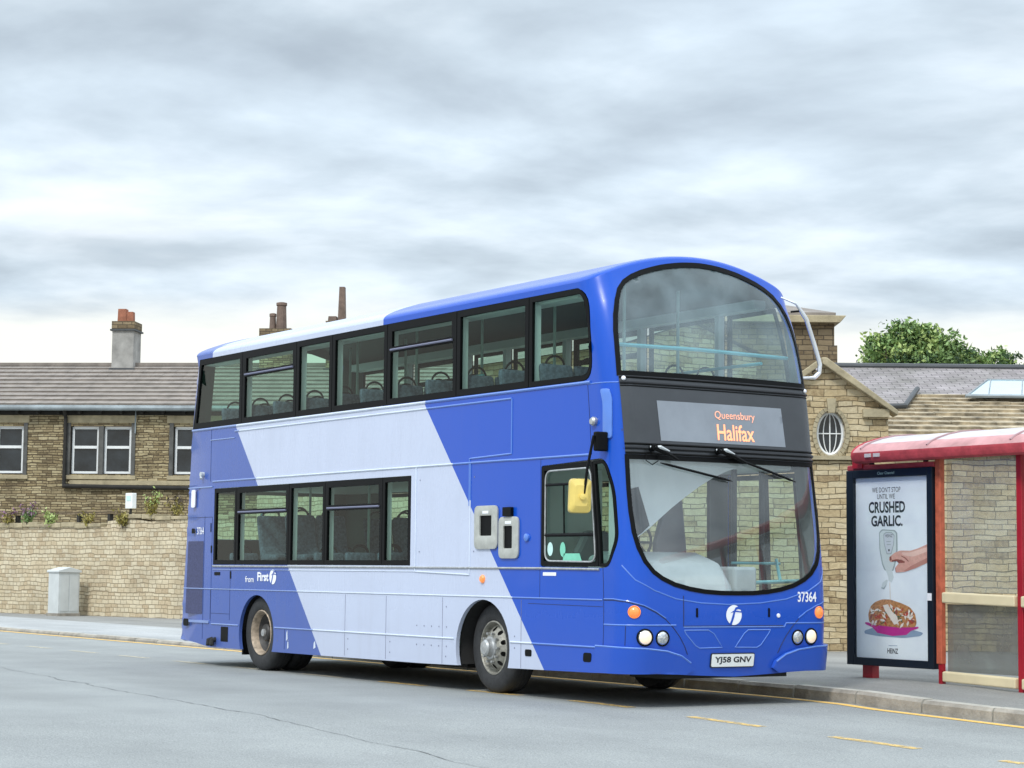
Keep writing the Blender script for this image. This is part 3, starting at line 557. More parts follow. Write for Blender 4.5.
# slate planes with uv along the slope
def slatequad(name,pts,parent):
    uv=[(p[0],math.hypot(p[1],p[2])*1.0) for p in pts]; return link(name,pts,[tuple(range(len(pts)))],'slate',parent,uv=uv)
slatequad('slate_roof',[(.72,4.0,4.41),(14,4.0,4.41),(14,6.0,5.08),(.72,6.0,5.08)],sb)
zr=lambda y:3.17+(y+.25)*(1.23/4.25)+.085
slatequad('lower_slate_roof',[(.9,2.6,zr(2.6)),(1.72,2.65,zr(2.65)),(2.2,4.0,zr(4.0)+.005),(.9,4.0,zr(4.0)+.005)],sb)
b=MB(); b.tube([(1.0,2.55,zr(2.5)+.02),(1.74,2.6,zr(2.6)+.02),(2.23,4.05,zr(4.05)+.02)],.045,6); b.tube([(.72,6.02,5.10),(14,6.02,5.10)],.06,8); b.build('lead_flashing',['lead'],sb)
b=MB(); b.add([(.72,6.05,5.08),(14,6.05,5.08),(14,10,3.6),(.72,10,3.6)],[(3,2,1,0)]); b.build('rear_roof',['tile'],sb)
# skylight
b=MB(); b.add([(2.95,3.35,zr(3.35)+.05),(7.2,3.35,zr(3.35)+.05),(7.2,4.7,zr(4.7)+.06),(3.62,4.7,zr(4.7)+.06)],[(0,1,2,3)]); so_=b.build('skylight',['skylight'],sb)
b=MB(); b.tube([(2.9,3.32,zr(3.32)+.05),(7.2,3.32,zr(3.32)+.05)],.035,6); b.tube([(2.93,3.33,zr(3.33)+.05),(3.6,4.7,zr(4.7)+.06),(7.2,4.7,zr(4.7)+.06)],.02,6)
for k in range(7): x_=3.3+.56*k; b.tube([(x_,3.35,zr(3.35)+.055),(x_+.35,4.7,zr(4.7)+.065)],.012,5)
b.build('glazing_bar',['gutter'],so_)
# tower / big capped stack
tw=empty('square_stone_stack',(BO[0]-.838*9+.545*.35,BO[1]+.545*9+.838*.35,0),BR,'tall square stone stack with slate cap and cornice rising behind the gable','chimney')
b=MB(); b.box(-1.2,1.21,0,2.0,-.5,6.24,0); b.box(-1.25,1.26,-.06,2.05,-.5,5.80,0); b.build('stonework',['stT'],tw)
b=MB(); b.prism([(-1.3,6.24),(1.3,6.24),(1.42,6.38),(-1.42,6.38)],-.2,2.2); b.build('cornice',['dressed'],tw,bevel=.01)
b=MB(); b.add([(-1.3,-.15,6.38),(1.22,-.15,6.38),(1.22,2.15,6.38),(-1.3,2.15,6.38),(-1.3,-.15,6.44),(1.22,-.15,6.44),(1.22,2.15,6.44),(-1.3,2.15,6.44),(-.3,1,6.78),(.3,1,6.74)],[(0,1,5,4),(1,2,6,5),(2,3,7,6),(3,0,4,7),(4,5,9,8),(5,6,9),(6,7,8,9),(7,4,8)]); b.build('cap',['tile'],tw)
# hall along the road, behind the bus
wg=empty('stone_hall',(-8.6,8.35,0),0,'tall buff stone hall behind the bus, seen through its windows','building')
HL=5.6; HX=(.8,2.5,4.2)
b=MB(); vs_,fs_=cdt([(0,-.5),(HL,-.5),(HL,5.3),(0,5.3)],[[(x0,3.4),(x0+.8,3.4),(x0+.8,4.6),(x0,4.6)] for x0 in HX]); b.add([(x,0,z) for x,z in vs_],fs_)
b.add([(HL,0,-.5),(HL,3,-.5),(HL,3,5.3),(HL,1.5,5.8),(HL,0,5.3)],[(0,1,2,3,4)]); b.add([(0,0,-.5),(0,3,-.5),(0,3,5.3),(0,1.5,5.8),(0,0,5.3)],[(4,3,2,1,0)])
b.build('wall',['stB'],wg)
b=MB(); b.add([(-.2,-.2,5.28),(HL+.1,-.2,5.28),(HL+.1,1.5,5.82),(-.2,1.5,5.82),(-.2,3.2,5.28),(HL+.1,3.2,5.28)],[(0,1,2,3),(3,2,5,4)]); b.build('roof',['tile'],wg)
for x0 in HX:
    b=MB(); b.box(x0,x0+.07,.12,.2,3.4,4.6); b.box(x0+.73,x0+.8,.12,.2,3.4,4.6); b.box(x0+.07,x0+.73,.12,.2,3.4,3.47); b.box(x0+.07,x0+.73,.12,.2,4.53,4.6); b.box(x0+.07,x0+.73,.12,.2,3.97,4.03)
    q=b.build('window',['frameW'],wg); MB().box(x0+.07,x0+.73,.16,.17,3.47,4.53).build('pane',['winglass'],q)
# wall joining the boundary wall to the hall
lw=MB(); lw.box(0,8.95,0,.4,-.4,3.1); lo=lw.build('stone_wall_link',['stW'],None,loc=(-17.6,8.4,0)); lo.name='linking_wall'; tag(lo,'higher buff stone wall joining the boundary wall to the stone hall behind the bus','wall')
# ---- trees beyond the right-hand roofs
e1=Vector((.545,.838,0)); e2v=Vector((-.838,.545,0)); TB=Vector((BO[0],BO[1],0))+e2v*25
def TP(s): p=TB+e1*s; return (p.x,p.y,-.5)
def bl(s,d,z,r,sq=.8): p=e1*s+e2v*d; return (p.x,p.y,z,r,sq)
tree('broadleaf_tree','large bushy green tree rising behind the slate roof at the right','tree',TP(6.3),6.2,.28,
 [bl(-.2,0,7.75,1.05),bl(-.75,.3,7.5,.75),bl(.55,-.2,7.75,.8),bl(0,.8,7.0,1.3),bl(-.3,0,8.35,.5),bl(.15,.2,8.4,.42),bl(1.2,.4,7.45,.65),bl(-1.0,0,8.05,.35)],26000,.072,11,14)
tree('broadleaf_tree','lower spreading green tree to the right of the large bushy one','tree',TP(8.2),5.6,.22,
 [bl(-.7,0,7.5,.75),bl(.2,0,7.32,.72),bl(-.1,.7,6.7,1.0),bl(.9,.2,7.0,.6),bl(1.4,.2,6.7,.55)],15000,.07,12,11)
tree('small_tree','thin wispy treetop just right of the square stone stack','tree',TP(4.55),6.4,.10,
 [bl(0,0,7.05,.34),bl(-.18,0,7.3,.16),bl(.12,.1,7.38,.15),bl(.22,0,7.05,.2)],900,.07,13,10)
# ================================================================== the bus
B_=1.305; BOW=.05; RC=.24; XR=.12
def _sec():
    pts=[]; yc=B_-RC; N_=24; M_=60
    for i in range(N_+1):
        t=PI/2*i/N_; y=-(yc+RC*math.cos(t)); pts.append([-(RC*(1-math.sin(t)))-BOW*(y/B_)**2,y])
    for i in range(1,M_+1):
        y=-yc+2*yc*i/M_; pts.append([-BOW*(y/B_)**2,y])
    for i in range(N_-1,-1,-1):
        t=PI/2*i/N_; y=(yc+RC*math.cos(t)); pts.append([-(RC*(1-math.sin(t)))-BOW*(y/B_)**2,y])
    a=[0]
    for p,q in zip(pts,pts[1:]): a.append(a[-1]+math.dist(p,q))
    return a,pts
_A,_PT=_sec(); DX0=_PT[0][0]; U0=10.32+DX0; UL=_A[-1]; U1=U0+UL; UC=U0+UL/2; UT=U0+U1
_FZ=[.25,.45,.7,1.0,1.3,1.7,2.06,2.5,3.0,3.18,3.5,3.75,4.0,4.2]
_FX=[10.27,10.31,10.33,10.33,10.315,10.27,10.21,10.145,10.08,10.05,9.98,9.90,9.80,9.67]
# smooth the front profile
def _lin(xs,ys,x):
    if x<=xs[0]: return ys[0]
    for i in range(1,len(xs)):
        if x<=xs[i]: return ys[i-1]+(x-xs[i-1])/(xs[i]-xs[i-1])*(ys[i]-ys[i-1])
    return ys[-1]
def xfront(z): return sum(_lin(_FZ,_FX,z+d) for d in (-.15,-.08,0,.08,.15))/5
def xrear(z): return -.19+.09*max(0,min(1,(z-.8)))+.10*max(0,min(1,(z-1.8)/1.4))+.18*max(0,min(1,(z-3.2)))
def arch(y): return .30*(1-min(1,abs(y)/B_)**2)
def rampv(v):
    t=max(0,min(1,(v-3.15)/1.05)); return t*t*(3-2*t)
def P(u,v,off=0):
    xf=xfront(v); s=1
    if U0<=u<=U1:
        a=u-U0; lo,hi=0,len(_A)-1
        while hi-lo>1:
            m=(lo+hi)//2
            if _A[m]<=a: lo=m
            else: hi=m
        t=(a-_A[lo])/(_A[hi]-_A[lo]); p,q=_PT[lo],_PT[hi]
        y=p[1]+t*(q[1]-p[1]); x=xf+p[0]+t*(q[0]-p[0])
    else:
        if u>U1: u=UT-u; s=-1
        xe=xf+DX0; x=u
        if u>9.0: x=9.0+(u-9.0)*(xe-9.0)/(U0-9.0)
        y=-B_*s
        if u<.34: x=xrear(v)+u/.34*(.34-xrear(v))
        if u<XR:
            t=1-u/XR; y=-s*(B_-.07*(1-math.sqrt(max(0,1-t*t))))
    r=Vector((x,y+.03,v+arch(y)*rampv(v)))
    if off: r+=nrm(u,v)*off
    return r
def nrm(u,v):
    h=.004; a=P(min(u+h,UT),v)-P(max(u-h,0),v); b=P(u,v+h)-P(u,v-h); n=a.cross(b)
    return n.normalized() if n.length>0 else Vector((0,0,1))
def mir(pl,c=None): return [(UT-u,v) for u,v in pl][::-1]
def FB(v): return 6.388+.858*(3.167-v)
def RBl(v): return 1.572+.863*(3.104-v)
def colour(u,v):
    if u>UT/2: u=UT-u
    if v>3.18: return 2 if u<.75 else (1 if u<5.43 else 0)
    return 2 if u<RBl(v) else (1 if u<FB(v) else 0)
def gridpts(u0,u1,v0,v1,dv=.12,du=None):
    us=[];u=u0
    while u<u1:
        us.append(u); uu=u if u<UT/2 else UT-u
        u+= du or (.5 if uu<9 else (.12 if uu<U0-.1 else (.035 if abs(uu-(U0+.18))<.2 else .07)))
    k=max(1,int((v1-v0)/dv)); return [(a+random.uniform(-.002,.002),v0+(v1-v0)*(j+.5)/k) for a in us for j in range(k)]
def upanel(name,outer,holes,off,mats,parent,th=.0,mf=None,lines=(),dv=.12,du=None,seg=.06,smooth=True,bevel=0,split=True,matoff=0):
    outer=dens(outer,seg); holes=[dens(h,seg) for h in holes]
    us=[p[0] for p in outer]; vs=[p[1] for p in outer]
    v2,f2=cdt(outer,holes,[dens(l,.2,False) for l in lines],[p for p in gridpts(min(us),max(us),min(vs),max(vs),dv,du) if inpoly(*p,outer)])
    V=[P(u,v,off) for u,v in v2]; fm=[mf(sum(v2[i][0] for i in f)/3,sum(v2[i][1] for i in f)/3) for f in f2] if mf else None
    o=link(name,V,f2,mats,parent,fm,smooth)
    if th:
        m=o.modifiers.new('thickness','SOLIDIFY'); m.thickness=th; m.offset=-1; m.material_offset=matoff; m.material_offset_rim=0
        if bevel: q=o.modifiers.new('bevel','BEVEL'); q.width=bevel; q.segments=2; q.limit_method='ANGLE'; q.angle_limit=R(50)
        if split and smooth: e=o.modifiers.new('edge','EDGE_SPLIT'); e.split_angle=R(40)
    return o
def offs(P_,d):
    """inset a ccw polygon by d"""
    out=[];n=len(P_)
    for i in range(n):
        p0,p1,p2=Vector(P_[i-1]),Vector(P_[i]),Vector(P_[(i+1)%n]); a=(p1-p0).normalized(); b=(p2-p1).normalized()
        na=Vector((-a.y,a.x)); nb=Vector((-b.y,b.x)); q=(na+nb); q=q.normalized()*d/max(.35,q.normalized().dot(na)); out.append(tuple(p1+q))
    return out
def rect(u0,u1,v0,v1,r=0,k=4):
    p=[(u0,v0),(u1,v0),(u1,v1),(u0,v1)]; return rnd(p,r,k) if r else p
def mould(name,pts,r,parent,off=.0,mats=('bluetrim','whitetrim','indigotrim'),fixed=None,seg=6):
    pts=dens(pts,.07,False); b=MB(); run=[pts[0]]; c=colour(*pts[0])
    if fixed: MBx=MB().tube([P(u,v,off) for u,v in pts],r,seg); return MBx.build(name,[fixed],parent,smooth=True)
    for p in pts[1:]:
        run.append(p); c2=colour(*p)
        if c2!=c: b.tube([P(u,v,off) for u,v in run],r,seg,c); run=[p]; c=c2
    if len(run)>1: b.tube([P(u,v,off) for u,v in run],r,seg,c)
    return b.build(name,list(mats),parent,smooth=True)
def utext(name,s,u,v,w_,h_,m,parent,off=.012,bold=0,cast=False):
    vv,ff=textpoly(s,1,bold=bold); x0=min(p[0] for p in vv); x1=max(p[0] for p in vv); y0=min(p[1] for p in vv); y1=max(p[1] for p in vv)
    V=[P(u+((p[0]-x0)/(x1-x0)-.5)*w_,v+((p[1]-y0)/(y1-y0)-.5)*h_,off) for p in vv]
    return link(name,V,ff,m,parent)
def upoly(name,pl,off,m,parent,dv=.2,du=.08): return upanel(name,pl,[],off,[m],parent,dv=dv,du=du)
def fmat(u,v,off=0):
    n=nrm(u,v); a=(P(u+.01,v)-P(u-.01,v)).normalized(); b=n.cross(a); p=P(u,v,off); return Matrix(((a.x,b.x,n.x,p.x),(a.y,b.y,n.y,p.y),(a.z,b.z,n.z,p.z),(0,0,0,1)))
def disc(name,u,v,prof,mats,parent,off=0,seg=24,mf=None,sx=1):
    b=MB().lathe(prof,(0,0,0),'z',seg,0,mf); b.v=[(x*sx,y,z) for x,y,z in b.v]; return b.xf(fmat(u,v,off)).build(name,mats,parent,smooth=True)

bus=empty('double_decker_bus',(5,0,0),0,'blue and lavender double-decker bus with lit destination display standing at the kerb','bus')
bus.location=(0,0,0)
# ---- openings
AF=ell(7.67,.47,.535,.52,40); AR=ell(2.245,.46,.50,.50,40)
UPN=rnd([(.17,3.19),(9.90,3.19),(10.15,4.14),(.34,4.14)],[.02,.20,.22,.02])
UPF=[(.25,3.19),(9.9,3.19),(10.1,4.14),(.25,4.14)]
LWN=[(.91,1.345),(6.13,1.345),(6.13,2.36),(.91,2.36)]
LWF=[(1.0,1.34),(8.3,1.34),(8.3,2.36),(1.0,2.36)]
DRV=rnd([(8.77,1.34),(9.98,1.33),(10.14,1.60),(10.15,2.10),(10.06,2.41),(8.77,2.37)],[.03,.12,.1,.12,.12,.03])
DOOR=[(8.62,.36),(9.86,.36),(9.86,2.36),(8.62,2.36)]
def halfmir(l): return [(UC+u,v) for u,v in l]+[(UC-u,v) for u,v in l[::-1] if abs(u)>1e-4]
UWS=halfmir([(0,3.245),(1.20,3.245),(1.19,3.45),(1.175,3.65),(1.145,3.80),(1.10,3.92),(1.045,4.01),(.97,4.065),(.87,4.095),(.75,4.112),(.5,4.13),(.25,4.14),(0,4.145)])
LWS=halfmir([(0,1.098),(.2,1.10),(.4,1.113),(.58,1.138),(.76,1.18),(.90,1.237),(1.0,1.30),(1.09,1.40),(1.15,1.53),(1.185,1.68),(1.20,1.88),(1.20,2.10),(1.19,2.415),(0,2.415)])
holes=[AF,AR,UPN,LWN,DRV,UWS,LWS,mir(AF),mir(AR),mir(UPF),mir(LWF),mir(DOOR)]
bot=[(0,.33),(.15,.32),(.84,.25),(4,.258),(6.4,.266),(9.8,.31),(U0+.1,.32),(UC-.95,.325),(UC-.6,.30),(UC,.275)]
out=bot+[(UT-u,v) for u,v in bot[::-1][1:]]+[(UT,4.2),(0,4.2)]
ln=[[(RBl(.2),.2),(RBl(3.18),3.18)],[(FB(.2),.2),(FB(3.18),3.18)],[(0,3.18),(8.2,3.18)],[(.75,4.14),(.75,4.2)],[(5.43,4.14),(5.43,4.2)]]
ln+=[[(UT-u,v) for u,v in l] for l in ln]
body=upanel('body',out,holes,0,['blue','white','indigo','lining'],bus,th=.045,mf=colour,lines=ln,dv=.1,matoff=3)
# ---- roof
us=[0]+[.03*i for i in range(1,5)]+[.5*i for i in range(1,19)]+[.75,5.43]+[9.3,9.6,9.8,9.95]+[U0+UL*i/64 for i in range(65)]
us=sorted(set(round(u,4) for u in us)); us=us+[UT-u for u in us[::-1] if UT-u>U1+1e-4]
loop=[P(u,4.2) for u in us]
yr=[1.0,.7,.4,.1,-.1,-.4,-.7,-1.0]
for y in yr: loop.append(Vector((xrear(4.2),y+.03,4.2+arch(y))))
n=len(loop); V=[];Fc=[];fm=[]
ds=[(0,0),(.006,.015),(.02,.028),(.045,.038),(.09,.044),(.16,.046),(.3,.046),(.5,.046),(.75,.046),(1.0,.046),(1.2,.046)]
for d,h in ds:
    for p in loop:
        yy=(p.y-.03)*(1-d/B_); xx=5.0+(p.x-5.0)*(1-d/5.0); V.append((xx,yy+.03,4.2+arch(yy)+h))
for k in range(len(ds)-1):
    for i in range(n):
        j=(i+1)%n; Fc.append((k*n+i,k*n+j,(k+1)*n+j,(k+1)*n+i)); x=(V[k*n+i][0]+V[k*n+j][0])/2; fm.append(2 if x<.76 else (1 if x<5.43 else 0))
k=(len(ds)-1)*n; nu=len(us)
for i in range(nu//2):
    j=nu-1-i
    if j-i>1: Fc.append((k+i,k+i+1,k+j-1,k+j) if j-1!=i+1 else (k+i,k+i+1,k+j)); x=V[k+i][0]; fm.append(2 if x<.75 else (1 if x<5.4 else 0))
rfo=link('roof',V,Fc,['blue','white','indigo','lining'],bus,fm,True); m=rfo.modifiers.new('thickness','SOLIDIFY'); m.thickness=.05; m.offset=-1; m.material_offset=3; m.use_rim=False
# ---- rear panel with its window
V=[];Fc=[];fm=[]
vv=[.33,.8,1.4,1.70,2.33,3.0,3.19,4.1,4.2]; yy=[-1.235,-1.0,-.5,0,.5,1.0,1.235]
for v in vv:
    for y in yy: V.append((xrear(v),y+.03,v+arch(y)*rampv(v)))
for i in range(len(vv)-1):
    for j in range(6):
        if i in (3,6) and 1<=j<=4: continue
        Fc.append((i*7+j,(i+1)*7+j,(i+1)*7+j+1,i*7+j+1)); fm.append(0)
o=link('rear_panel',V,Fc,['indigo','lining'],bus,fm); m=o.modifiers.new('thickness','SOLIDIFY'); m.thickness=.04; m.offset=-1; m.material_offset=1
link('rear_window',[(xrear(v)+.01,y+.03,v) for v in (1.69,2.34) for y in (-1.02,1.02)],[(0,2,3,1)],'tint',bus)
link('rear_window',[(xrear(v)+.01,y+.03,v+arch(y)*rampv(v)) for v in (3.18,3.65,4.12) for y in (-1.02,-.5,0,.5,1.02)],[(i*5+j,(i+1)*5+j,(i+1)*5+j+1,i*5+j+1) for i in range(2) for j in range(4)],'tint',bus)
# ---- side windows
def window(pl,split=None,name='side_window',far=False,fw=.04,vt=None,parent=bus,framemat='black',glassm='tint'):
    """pl ccw outline; vt = height of the hopper transom"""
    inn=offs(pl,fw); us_=[p[0] for p in inn]
    if vt:
        lo=[(min(us_),min(p[1] for p in inn)),(max(us_),min(p[1] for p in inn)),(max(us_),vt-.028),(min(us_),vt-.028)]; hi_=[(min(us_)+.03,vt+.035),(max(us_)-.03,vt+.035),(max(us_)-.03,max(p[1] for p in inn)-.02),(min(us_)+.03,max(p[1] for p in inn)-.02)]
        hh=[lo,hi_]
    else: hh=[inn]
    Q=mir if far else (lambda p:p)
    fo=upanel(name,Q(pl),[Q(h) for h in hh],.004,[framemat],parent,th=.035,dv=.5,seg=.15)
    upanel('pane',Q(offs(pl,fw*.6)),[],-.014,[glassm],fo,dv=.5,seg=.12)
    if vt:
        b=MB(); pts=dens([(min(us_)+.01,vt),(max(us_)-.01,vt)],.3,False); pts=[(UT-u,v) for u,v in pts] if far else pts
        b.tube([P(u,v,.012) for u,v in pts],.013,6); b.build('hopper_rail',['seamw' if not far else 'black'],fo,smooth=True)
    return fo
UD=[.17,1.69,3.24,4.19,5.54,7.08,8.52]
ends=UD+[None]
for i in range(7):
    if i<6:
        a,c=UD[i],UD[i+1]; ww=.006
        pl=[(a+ (0 if i==0 else ww),3.195),(c-ww,3.195),(c-ww,4.135),(a+(.17 if i==0 else ww),4.135)]
        window(pl,vt=3.83 if i in (1,4) else None,fw=.07 if i not in (0,) else .075)
    else:
        window(rnd([(8.526,3.195),(9.89,3.195),(10.14,4.135),(8.526,4.135)],[0,.2,.22,0]),fw=.055)
for i in range(7):
    a=UD[i]+.08; c=(UD[i+1] if i<6 else 9.9)
    window([(a,3.195),(c-.006,3.195),(c-.006,4.135),(a,4.135)],far=True,fw=.05,vt=3.83 if i in (1,4) else None)
LD=[.91,1.60,3.11,4.07,5.48,6.13]
for i in range(5):
    a,c=LD[i],LD[i+1]; window([(a+.005,1.35),(c-.005,1.35),(c-.005,2.355),(a+.005,2.355)],fw=.055,vt=2.03 if i in (1,3) else None)
LF=[1.0,2.5,4.0,5.4,6.9,8.3]
for i in range(5):
    a,c=LF[i],LF[i+1]; window([(a+.005,1.35),(c-.005,1.35),(c-.005,2.355),(a+.005,2.355)],far=True,fw=.05)
# driver's window (two leaves) and its corner pane
dw=window(rnd([(8.78,1.35),(9.80,1.345),(9.80,2.385),(8.78,2.365)],[.03,.03,.03,.03]),fw=.05,name='driver_window')
il=rnd([(8.86,1.40),(9.76,1.39),(9.76,2.32),(8.86,2.31)],.10,6)
mould('inner_frame',il+[il[0]],.010,dw,.008,fixed='alu'); mould('sliding_bar',[(8.86,1.66),(9.76,1.66)],.020,dw,.0,fixed='black'); mould('sliding_bar',[(8.86,2.17),(9.76,2.17)],.016,dw,.0,fixed='black'); mould('sliding_bar',[(9.20,1.66),(9.20,2.17)],.010,dw,.0,fixed='black')
cpn=window(rnd([(9.81,1.345),(9.975,1.335),(10.135,1.60),(10.145,2.10),(10.055,2.40),(9.81,2.385)],[.02,.11,.1,.1,.11,.02]),fw=.035,name='corner_window')
for (u,v,w_,h_,m_) in ((8.93,1.52,.10,.14,'palesticker'),(9.16,1.515,.10,.15,'sticker')): upoly('round_sticker',ell(u,v,w_/2,h_/2,16),-.008,m_,dw)
upoly('window_notice',[(9.16,1.40),(9.5,1.40),(9.46,1.475),(9.18,1.475)],-.008,'sticker',dw)
# ---- passenger door on the far side
for k,(a,c) in enumerate(((8.63,9.24),(9.25,9.855))):
    window([(a,.37),(c,.37),(c,2.35),(a,2.35)],far=True,fw=.05,name='passenger_door')
# ---- front: windscreens, seals, mid panel
uw=upanel('upper_windscreen',offs(UWS,.008),[],-.006,['uwind'],bus,dv=.08); upanel('seal',offs(UWS,-.026),[offs(UWS,.022)],.006,['black'],uw,th=.02,dv=.5,seg=.04)
lwd=upanel('lower_windscreen',offs(LWS,.008),[],-.006,['wind'],bus,dv=.08); upanel('seal',offs(LWS,-.024),[offs(LWS,.020)],.006,['black'],lwd,th=.02,dv=.5,seg=.04)
mid=upanel('destination_panel',[(UC-1.205,2.44),(UC+1.205,2.44),(UC+1.21,3.22),(UC-1.21,3.22)],[],.010,['destglass'],bus,th=.02,dv=.12)
upanel('destination_screen',[(UC-.80,2.585),(UC+.80,2.585),(UC+.78,2.985),(UC-.815,2.985)],[],.0135,['destscreen'],mid,dv=.12)
for v,r in ((3.205,.012),(3.15,.016),(3.12,.006),(2.545,.012),(2.505,.018),(2.455,.012)): mould('trim_bar',[(UC-1.205,v),(UC+1.205,v)],r,mid,.012,fixed='frame' if r>.013 else 'black')
utext('route_lettering','Halifax',UC+.14,2.70,.48,.165,'led',mid,.018,bold=.012); utext('route_lettering','Queensbury',UC+.145,2.865,.52,.10,'led2',mid,.018,bold=.0)
for s in (-1,1): disc('round_marker_lamp',UC+s*1.165-(0 if s<0 else 0),3.19,[(.022,0),(.022,.012),(.014,.022),(0,.024)],['text'],mid,.012)
# ---- plate, emblems, numbers
pc=UC-.045
pl_=upanel('number_plate',rect(pc-.265,pc+.265,.378,.500,.015),[],.018,['plate'],bus,th=.012,dv=.2); 
upanel('plate_border',rect(pc-.275,pc+.275,.368,.510,.02),[],.012,['ink'],pl_,th=.01,dv=.2)
utext('registration','YJ58 GNV',pc,.439,.46,.075,'ink',pl_,.0195,bold=.03)
def emblem(u,v,rx,ry,inkm,par,off):
    e=upoly('emblem',ell(u,v,rx,ry,32),off,'text',par)
    p=[(-.62,-.98),(-.30,-.98),(.02,-.2),(.14,.25),(.30,.55),(.62,.60),(.95,.50),(.80,.72),(.5,.86),(.2,.78),(-.02,.45),(-.15,.1),(-.38,-.5)]
    upoly('emblem_letter',[(u+a*rx*.98,v+b*ry*.98) for a,b in p if a*a+b*b<1.4],off+.002,inkm,e)
    upoly('emblem_letter',[(u+a*rx,v+b*ry) for a,b in ((-.5,.18),(-.1,.30),(.4,.30),(.97,.24),(.96,.36),(.4,.44),(-.1,.42))],off+.0028,inkm,e)
emblem(pc,.882,.098,.098,'blue',bus,.004)
utext('fleet_number','37364',UC+.93,1.062,.26,.105,'text',bus,.004,bold=.02)
utext('operator_lettering','First',2.42,1.195,.32,.115,'text',bus,.004,bold=.035); utext('operator_lettering','from',2.03,1.16,.25,.078,'text',bus,.004,bold=.012)
emblem(2.70,1.195,.095,.095,'indigo',bus,.004)
utext('fleet_number','37364',.49,1.80,.22,.10,'text',bus,.004,bold=.01)
# ---- lamps
def lampu(u,v,r,m_,nm): 
    h=disc(nm,u,v,[(r*1.2,-.012),(r*1.2,.008),(r*1.1,.012),(r*1.02,.002)],['black' if m_!='amber' else 'amber'],bus,0); disc('lens',u,v,[(r*1.02,.002),(r*.9,.014),(r*.66,.024),(r*.3,.030),(0,.032)],['lamp' if m_!='amber' else 'amber',m_],h,0,mf=[0,1,1,1])
lampu(UC-1.105,.668,.072,'lit','headlamp'); lampu(UC-.905,.660,.066,'lamp','headlamp'); lampu(UC+.80,.655,.066,'lamp','headlamp'); lampu(UC+.985,.662,.072,'lit','headlamp')
lampu(UC-1.215,.912,.052,'amber','indicator'); lampu(UC+1.10,.905,.052,'amber','indicator')
disc('side_indicator',7.67,1.207,[(.045,0),(.045,.012),(.03,.028),(0,.032)],['amber'],bus)
disc('front_badge',UC+.535,.875,[(.022,0),(.02,.008),(0,.01)],['text'],bus)
for u in (UC-.50,UC+.41): upanel('hatch_catch',rect(u-.012,u+.012,.86,.95,.008),[],.004,['black'],bus,th=.01,dv=.3)
# ---- bumper corners, folds and embossed shapes on the front
for s in (-1,1):
    q=[(-1.66,.315),(-1.45,.318),(-.95,.322),(-.60,.31),(-.52,.36),(-.56,.43),(-.68,.50),(-.85,.545),(-1.1,.572),(-1.4,.58),(-1.66,.582)]
    q=[(UC-.02+a,b) for a,b in q] if s<0 else [(UC-.06-a,b) for a,b in q][::-1]
    mould('bumper_lip_highlight',[(a,b-.006) for a,b in (q[5:] if s<0 else q[:6])],.010,bus,.040)  # lighter trim line: highlight on the bumper's top edge put into colour
    upanel('bumper_corner',q,[],.045,['blue'],bus,th=.04,dv=.06,bevel=.012,seg=.05)
arc=[(-1.60,1.02),(-1.45,1.022),(-1.28,1.005),(-1.12,.965),(-.98,.905),(-.87,.84),(-.78,.76),(-.70,.67),(-.64,.58),(-.60,.50)]
mould('panel_fold',[(UC+a,b) for a,b in arc],.005,bus,.0,fixed='seam'); mould('panel_fold',[(UC-.06-a,b) for a,b in arc[5:]],.005,bus,.0,fixed='seam')
mould('panel_fold',[(UC+a,b+.012) for a,b in arc[:6]],.006,bus,.0); mould('panel_fold',[(UC-.06-a,b+.01) for a,b in arc[1:6]],.006,bus,.0)
mould('front_hatch_gap',[(UC-.66,1.07),(UC-.66,.775),(UC+.60,.775)],.005,bus,.0,fixed='seam'); mould('front_fold',[(UC-1.60,.785),(UC-.75,.785)],.008,bus,-.001); mould('front_fold',[(UC-.66,.765),(UC+.62,.765),(UC+.64,.80),(UC+1.45,.80)],.008,bus,-.002)
mould('windscreen_swage',[(UC+a,b) for a,b in ((-1.33,1.36),(-1.2,1.22),(-1.0,1.12),(-.75,1.04),(-.45,1.0),(-.1,.985),(.3,1.0),(.65,1.04),(.95,1.12),(1.15,1.22),(1.28,1.36))],.007,bus,-.002)
mould('headlamp_panel_gap',[(UC-1.30,.78),(UC-1.30,.59)],.004,bus,.0,fixed='seam')
for c0 in (-.36,.16):
    z=[(c0-.27,.735),(c0+.02,.735),(c0+.09,.70),(c0+.20,.565),(c0-.08,.56),(c0-.13,.585),(c0-.25,.70),(c0-.27,.735)] if c0<0 else [(c0+.29,.735),(c0+.0,.735),(c0-.05,.70),(c0-.16,.565),(c0+.12,.56),(c0+.17,.585),(c0+.27,.70),(c0+.29,.735)]
    mould('embossed_rib',[(UC-.02+a,b) for a,b in z],.006,bus,-.001)
mould('corner_gap',[(9.875,.33),(9.875,1.33)],.004,bus,.0,fixed='seam'); mould('corner_gap',[(9.79,2.45),(9.79,3.17)],.004,bus,.0,fixed='seam'); mould('corner_fold',[(9.79,3.155),(UC-1.215,3.155)],.006,bus,.0)
sco=rnd([(U0+.03,2.60),(U0+.13,2.60),(U0+.16,3.0),(U0+.14,3.09),(U0+.04,3.09),(U0+.06,2.95)],.03); upanel('moulded_scoop',sco,[],.022,['bluetrim'],bus,th=.03,dv=.1,bevel=.01)
disc('round_camera',9.90,2.775,[(.045,0),(.045,.03),(.03,.05),(0,.052)],['alu'],bus)
